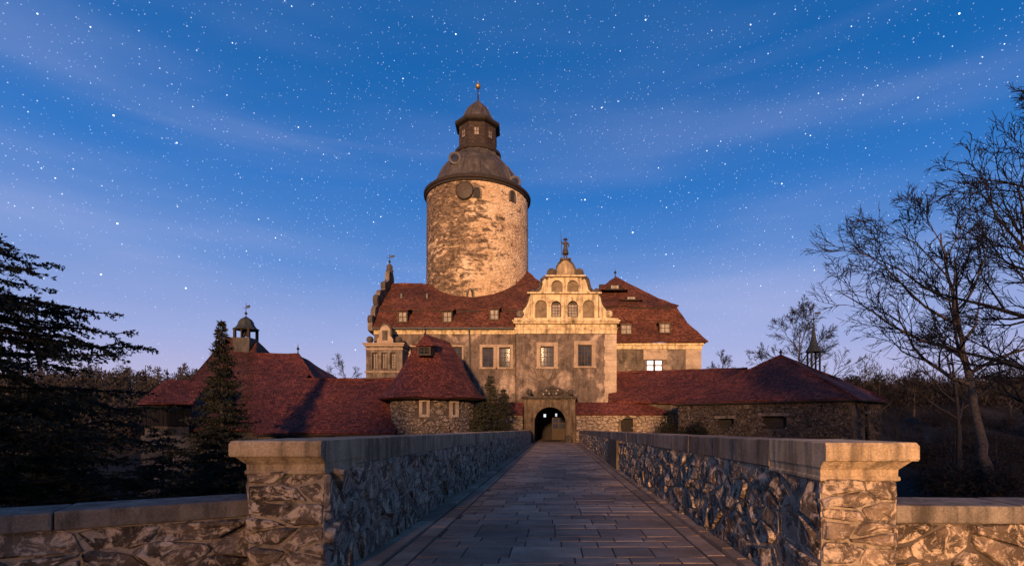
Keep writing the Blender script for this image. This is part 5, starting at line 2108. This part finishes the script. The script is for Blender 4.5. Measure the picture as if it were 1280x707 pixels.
def conifer(name, label, base, H, Rm, seed, whorls=22, nb=7, droop=.35, leafL=.16, leafW=.035, mat='needles', per_m=46, start=.06, az_lim=None, group=None, up0=.1, shape=.85, cat='tree', ragged=.55):
    rs = np.random.default_rng(seed)
    base = np.array(base, float)
    tr = Tubes(); br = Tubes()
    tp = np.array([(rs.normal(0, .01 * H * .3), rs.normal(0, .01 * H * .3), H * k / 8) for k in range(9)]); tp[0] = 0
    tr.add(tp, np.maximum(.012, .022 * H * (1 - np.linspace(0, 1, 9) * .97)), 7)
    LP = []; LD = []
    for w in range(whorls):
        t = start + (1 - start) * (w + .5) / whorls
        L0 = Rm * (1 - t) ** shape + .12
        for b in range(nb):
            az = rs.uniform(0, 2 * math.pi)
            if az_lim is not None and not (az_lim[0] < az < az_lim[1]) and rs.uniform() < .8: continue
            L = L0 * rs.uniform(ragged, 1.15)
            z0 = H * (t + rs.normal(0, .3 / whorls))
            hd = np.array((math.cos(az), math.sin(az), 0))
            n = 6
            ss = np.linspace(0, 1, n + 1)
            pts = np.stack([hd[0] * L * ss, hd[1] * L * ss, z0 + L * (up0 * ss - droop * ss ** 2 + .10 * ss ** 4)], axis=1)
            pts[1:] += rs.normal(0, .02 * L, (n, 3))
            br.add(pts, np.maximum(.006, .018 * L * (1 - .85 * ss)), 4)
            ax = unit(np.gradient(pts, axis=0))
            # side twigs lying in a flat spray
            nt = max(4, int(L * 5.0))
            sv = np.array((-hd[1], hd[0], 0))
            for k in range(nt):
                u = .12 + .88 * (k + rs.uniform(0, 1)) / nt
                f = u * n; i = min(n - 1, int(f)); q = pts[i] + (pts[i + 1] - pts[i]) * (f - i)
                sgn = 1 if k % 2 else -1
                tl = L * .36 * (1.12 - u) * rs.uniform(.6, 1.2) + .10
                d = ax[i] * .75 + sv * sgn * .8 + np.array((0, 0, rs.normal(-.12, .14)))
                d /= np.linalg.norm(d)
                m = max(3, int(tl * per_m))
                tt = rs.uniform(0, 1, (m, 1))
                LP.append(q + d * tl * tt + np.array((0, 0, -.25 * tl)) * tt ** 2 + rs.normal(0, .018, (m, 3)))
                LD.append(np.tile(d, (m, 1)) + rs.normal(0, .55, (m, 3)))
            m = max(3, int(L * per_m * .5))
            tt = rs.uniform(.1, 1, m)
            q = np.stack([np.interp(tt, ss, pts[:, i]) for i in range(3)], axis=1)
            LP.append(q + rs.normal(0, .02, (m, 3))); LD.append(np.tile(hd, (m, 1)) + rs.normal(0, .7, (m, 3)))
    LP = np.concatenate(LP); LD = np.concatenate(LD)
    root = empty(name, tuple(base), label, cat, group)
    tr.build('trunk', M['bark'], root, tuple(base))
    br.build('branches', M['twig'], root, tuple(base), kind='stuff')
    me = fast_mesh('crown', sprays(LP, LD, leafL, leafW, rs), 4)
    link_mesh('crown', me, M[mat], root, tuple(base))
    return root


def bush(name, label, base, rx, ry, rz, seed, n=4500, leaf=(.16, .05), mat='ivy', stems=14, group=None, cat='bush'):
    rs = np.random.default_rng(seed)
    base = np.array(base, float)
    st = Tubes()
    clumps = []
    for k in range(stems):
        a = rs.uniform(0, 6.28); u = rs.uniform(.2, 1) ** .6
        tip = np.array((rx * u * math.cos(a), ry * u * math.sin(a), rz * rs.uniform(.45, 1.0) * (1.25 - .6 * u)))
        pts = np.array([tip * s + np.array((0, 0, .25 * rz * s * (1 - s))) + (rs.normal(0, .05 * rx, 3) if 0 < s < 1 else 0) for s in np.linspace(0, 1, 5)])
        st.add(pts, np.linspace(.05, .012, 5) * max(.5, rz * .3), 4)
        for s in (.45, .6, .75, .88, 1.0):
            clumps.append(tip * s + rs.normal(0, .10 * rx, 3))
    clumps = np.array(clumps)
    idx = rs.integers(0, len(clumps), n)
    rad = np.array((rx, ry, rz)) * .16
    pts = clumps[idx] + rs.normal(0, 1, (n, 3)) * rad
    pts[:, 2] = np.abs(pts[:, 2])
    root = empty(name, tuple(base), label, cat, group)
    st.build('stems', M['twig'], root, tuple(base))
    me = fast_mesh('foliage', sprays(pts, rs.normal(0, 1, (n, 3)) + np.array((0, 0, .3)), leaf[0], leaf[1], rs), 4)
    link_mesh('foliage', me, M[mat], root, tuple(base))
    return root


def G(x, y, dz=-.08): return (x, y, gz(x, y) + dz)


def vegetation():
    # --- right: leaning big tree, and the one beside it reaching in over the frame
    Y = 25.0
    tk = [G(PX(1241, Y), Y)] + [(PX(px, Y), Y, PZ(py, Y)) for px, py in ((1232, 575), (1222, 520), (1211, 470), (1201, 425), (1192, 385), (1186, 350), (1180, 318), (1176, 292))]
    def L(t, dx, dy, dz, l): return (t, nv(dx, dy, dz), l)
    limbs = [L(.43, -1, .1, .22, 6.0), L(.47, .9, -.2, .45, 4.4), L(.50, -.75, -.6, .45, 5.0), L(.53, .3, .8, .5, 4.0), L(.55, -1, .25, .42, 6.6), L(.59, .85, .2, .7, 4.8),
             L(.62, -.5, -.7, .7, 4.6), L(.65, -.95, .1, .62, 6.4), L(.70, .7, -.3, .8, 4.6), L(.74, -.75, .4, .8, 5.2), L(.79, .55, .4, .9, 3.8), L(.84, -.75, -.3, .85, 4.4), L(.90, .4, -.2, 1.0, 3.0), L(.95, -.4, .2, 1.0, 2.8)]
    bare_tree('bare_tree', 'tall leaning bare tree with a pale lit trunk behind the low right wall', tk, .26, 11, limbs, levels=4, spread=.85, density=1.15, rise=.35, bark='bark_lit', rmin=.019)
    Y = 18.0
    tk = [G(PX(1395, Y), Y)] + [(PX(px, Y), Y, PZ(py, Y)) for px, py in ((1385, 540), (1372, 470), (1360, 400), (1346, 330), (1334, 270), (1326, 220), (1320, 180))]
    limbs = [L(.30, -.9, .1, .35, 4.6), L(.36, -.9, .4, .5, 5.2), L(.42, -.95, -.2, .65, 6.2), L(.45, .8, .2, .6, 3.5), L(.50, -.95, .3, .5, 5.8), L(.55, -.9, -.3, .75, 6.2), L(.6, .5, .5, .8, 3.4),
             L(.64, -.9, .2, .75, 5.4), L(.70, -.8, -.2, .9, 5.0), L(.76, .5, -.3, 1.0, 3.0), L(.82, -.65, .3, 1.0, 4.0), L(.9, -.5, -.1, 1.1, 3.2), L(.95, .2, .2, 1.2, 2.4)]
    bare_tree('bare_tree', 'large dark bare tree whose boughs reach in above the leaning bare tree', tk, .30, 23, limbs, levels=4, spread=.85, density=1.15, rise=.35, rmin=.016)
    # smaller tree in the middle of the brush, and lesser ones behind
    Y = 34.0
    tk = [G(PX(1200, Y), Y)] + [(PX(px, Y), Y, PZ(py, Y)) for px, py in ((1199, 545), (1197, 510), (1194, 480), (1190, 450), (1188, 425))]
    bare_tree('bare_tree', 'smaller spreading bare tree in the brush behind the leaning tree', tk, .20, 31, None, levels=4, spread=.9, density=.8, limb_len=.62, rmin=.012)
    # tree behind the stone bastion
    for px, Y, top, r0, sd, lab in ((1000, 62, 392, .30, 41, 'broad bare tree behind the stone bastion and the slim spire'),
                                    (432, 75, 452, .22, 42, 'small bare tree showing above the long roof beside the oriel bay'),
                                    (903, 78, 443, .22, 43, 'bare treetop showing above the connecting roof'),
                                    (1100, 70, 472, .18, 44, 'bare tree beyond the stone bastion with a rounded crown'),
                                    (1142, 74, 466, .2, 45, 'bare tree standing in the gap between bastion and leaning tree'),
                                    (1262, 66, 452, .2, 46, 'bare tree far behind the low right wall by the field edge'),
                                    (1066, 80, 470, .18, 47, 'thin bare tree just past the bastion eaves')):
        x = PX(px, Y)
        b = G(x, Y)
        zt = PZ(top, Y)
        h = zt - b[2]
        tk = [b, (x + .1, Y, b[2] + h * .3), (x - .1, Y, b[2] + h * .6), (x, Y, b[2] + h * .88)]
        bare_tree('bare_tree', lab, tk, r0, sd, None, levels=4, spread=.85, density=1.3 if px == 1000 else .9, limb_len=.58 if px == 1000 else .5, rmin=.024, from_t=.25, group='bare trees behind the castle')
    # saplings and brush filling the slope on the right
    rng = random.Random(12)
    for i in range(20):
        px = rng.uniform(1110, 1330); Y = rng.uniform(27, 58)
        x = PX(px, Y); b = G(x, Y)
        h = rng.uniform(3.0, 5.2)
        tk = [b, (x + rng.uniform(-.3, .3), Y, b[2] + h * .5), (x + rng.uniform(-.5, .5), Y, b[2] + h)]
        bare_tree('sapling', 'thin bare sapling in the dark brush on the right bank', tk, .05, 100 + i, None, levels=3, spread=.8, density=.8, limb_len=.4, rmin=.01, from_t=.2, group='saplings in the brush', flare=False)
    for i in range(22):
        px = rng.uniform(1095, 1340); Y = rng.uniform(24, 70)
        x = PX(px, Y)
        rz = rng.uniform(1.4, 2.6)
        bush('bramble_bush', 'brown leafless bramble bush on the right bank', G(x, Y), rz * 1.1, rz * 1.1, rz, 300 + i, 2600, (.34, .022), 'brush', 18, 'bramble bushes on the right bank')
    # tall hedge along the edge of the field
    rs = np.random.default_rng(9)
    n = 60000
    xs = rs.uniform(24, 120, n); ys = rs.normal(84, 4, n)
    z = np.array([gz(a, b) for a, b in zip(xs, ys)])
    hh = 2.6 + .8 * np.sin(xs * .5) * np.sin(xs * .17 + 1) + .5 * np.sin(xs * 1.3)
    pts = np.stack([xs, ys, z + rs.uniform(0, 1, n) ** .8 * hh], axis=1)
    me = fast_mesh('far_thicket', sprays(pts, rs.normal(0, .6, (n, 3)) + np.array((0, 0, 1.0)), .8, .07, rs), 4)
    o = link_mesh('far_thicket', me, M['brush'], None, (0, 0, 0))
    tag(o, 'dark bare thicket along the top of the slope on the right', 'thicket', kind='stuff')

    # --- left: big fir at the edge, spruce before the chapel, dark shrubs below
    conifer('fir_tree', 'large dark fir spreading flat boughs from the edge above the low left wall', G(-14.2, 12.5), 12.0, 5.3, 5, whorls=17, nb=10, droop=.17, leafL=.095, leafW=.022, per_m=85, start=.25, up0=.04, shape=.36)
    conifer('fir_tree', 'dark fir with sweeping lower boughs below the wooded hill', G(-21.0, 21.5), 8.3, 4.6, 6, whorls=14, nb=9, droop=.14, leafL=.13, leafW=.028, per_m=60, start=.1, up0=.0, shape=.6)
    conifer('fir_tree', 'low dark fir beside the corner turret', G(-20.3, 26.5), 7.0, 3.4, 7, whorls=14, nb=8, droop=.2, leafL=.14, leafW=.03, per_m=55, start=.08, shape=.6)
    conifer('spruce_tree', 'slender spruce with a bare spiky top in front of the chapel roof', G(PX(277, 31), 31.0), PZ(402, 31) - gz(PX(277, 31), 31) + .1, 3.5, 8, whorls=36, nb=12, droop=.16, leafL=.17, leafW=.034, per_m=38, start=.06, mat='needles_mid', shape=1.0, up0=.08, ragged=.35)
    conifer('young_spruce', 'slim young spruce with a tall leader beside the round bastion', G(PX(613, 41.5), 41.5), PZ(468, 41.5) - gz(PX(613, 41.5), 41.5), 1.5, 9, whorls=26, nb=7, droop=.2, leafL=.15, leafW=.03, per_m=34, start=.04, mat='needles_lit', shape=.8)
    conifer('young_spruce', 'bushy young spruce in front of the forecourt wall by the gate', G(PX(629, 42), 42.0), PZ(478, 42) - gz(PX(629, 42), 42) - .4, 1.35, 10, whorls=18, nb=7, droop=.15, leafL=.15, leafW=.03, per_m=34, start=.04, mat='needles_lit', shape=.7)
    conifer('young_spruce', 'stout low spruce tucked against the wall of the round bastion', G(PX(600, 40.3), 40.3), 3.6, 1.3, 12, whorls=16, nb=8, droop=.15, leafL=.15, leafW=.03, per_m=34, start=.02, mat='needles_lit', shape=.6)
    spots = [(20, 16, 2.6, 3.6), (75, 17, 2.4, 3.0), (130, 19, 2.5, 3.2), (180, 22, 2.4, 3.0), (225, 25, 2.2, 3.2), (290, 27, 2.0, 2.6), (-30, 13, 2.4, 3.4), (60, 24, 3.0, 4.4), (110, 27, 3.0, 4.2), (250, 33, 1.8, 3.4), (215, 34.8, 1.0, 2.6)]
    for i, (px, Y, r, h) in enumerate(spots):
        bush('evergreen_bush', 'dark evergreen bush in the ditch behind the low left wall', G(PX(px, Y), Y), r, r, h, 500 + i, 8000, (.15, .035), 'ivy', 18, 'evergreen bushes in the ditch')
    # creeper-like bushes against the bastion
    for i, (px, Y, r, h, lab) in enumerate(((838, 40.2, 1.3, 2.5, 'dark bush at the corner of the stone bastion by the doorway'), (868, 38.6, 1.0, 1.9, 'low dark bush against the stone bastion front wall'))):
        x = PX(px, Y)
        bush('dark_bush', lab, (x, Y - .6, -.6), r, .7, h + .3, 600 + i, 4200, (.15, .045), 'ivy', 14, None)
    # wooded hill: trees as one mass
    rs = np.random.default_rng(17)
    T = []; D = []
    for k in range(520):
        px = rs.uniform(-160, 330); Y = rs.uniform(70, 165)
        x = PX(px, Y); g0 = gz(x, Y)
        h = rs.uniform(4, 7.5); con = rs.uniform() < .35
        n = 210
        t = rs.uniform(0, 1, n)
        rad = (h * .20 * (1 - t) + .1) if con else h * .30 * np.sqrt(np.clip(1 - (2 * t - 1.1) ** 2, .02, 1))
        a = rs.uniform(0, 6.28, n); q = np.sqrt(rs.uniform(0, 1, n))
        T.append(np.stack([x + rad * q * np.cos(a), Y + rad * q * np.sin(a), g0 + h * (.12 + .88 * t)], axis=1))
        D.append(rs.normal(0, .5, (n, 3)) + np.array((0, 0, .9)))
    me = fast_mesh('far_wood', sprays(np.concatenate(T), np.concatenate(D), .75, .10, rs), 4)
    o = link_mesh('far_wood', me, M['far_leaf'], None, (0, 0, 0))
    tag(o, 'grey brown wood covering the hill behind the dark firs', 'wood', kind='stuff')
    T = []; D = []
    for k in range(160):
        px = rs.uniform(1080, 1500); Y = rs.uniform(110, 170)
        x = PX(px, Y); g0 = gz(x, Y)
        h = rs.uniform(5, 9.5); n = 170
        t = rs.uniform(0, 1, n)
        rad = h * .26 * np.sqrt(np.clip(1 - (2 * t - 1.15) ** 2, .01, 1))
        a = rs.uniform(0, 6.28, n); q = np.sqrt(rs.uniform(0, 1, n))
        T.append(np.stack([x + rad * q * np.cos(a), Y + rad * q * np.sin(a), g0 + h * t], axis=1))
        D.append(rs.normal(0, .4, (n, 3)) + np.array((0, 0, 1.0)))
    me = fast_mesh('far_wood', sprays(np.concatenate(T), np.concatenate(D), 1.2, .07, rs), 4)
    o = link_mesh('far_wood', me, M['far_leaf'], None, (0, 0, 0))
    tag(o, 'bare wood on the skyline behind the leaning tree', 'wood', kind='stuff')


vegetation()


# ------------------------------------------------------------------ unseen conifers added behind the viewpoint to shade the lower parts of the scene
def rear_shade_trees():
    rng = random.Random(64)
    protos = []
    x = -74.0
    while x < 70:
        h = 21.8 + rng.uniform(-1.8, 1.8)
        if x > 9: h += 7.5
        if x < -14: h += 2.2
        y = -60 + rng.uniform(-4, 4)
        if not -2.9 < x < .6:                     # gap left so the low sun reaches the right pillar
            if len(protos) < 3:
                t = conifer('shade_tree', 'tall unseen conifer added behind the viewpoint to shade the lower scene', (x, y, gz(x, y) - .1), 20.0, 3.0, 900 + len(protos), whorls=26, nb=9, droop=.25, leafL=.42, leafW=.10, per_m=9, start=.05, shape=.5, group='conifers added behind the viewpoint for shade')
                protos.append(t)
            else:
                src = rng.choice(protos)
                t = src.copy(); COL.objects.link(t); t.location = (x, y, gz(x, y) - .1)
                for ch in src.children:
                    c = ch.copy(); COL.objects.link(c); c.parent = t
            t.rotation_euler.z = rng.uniform(0, 6.28)
            k = h / 20.0
            t.scale = (1, 1, k)
        x += rng.uniform(3.4, 4.4)


rear_shade_trees()
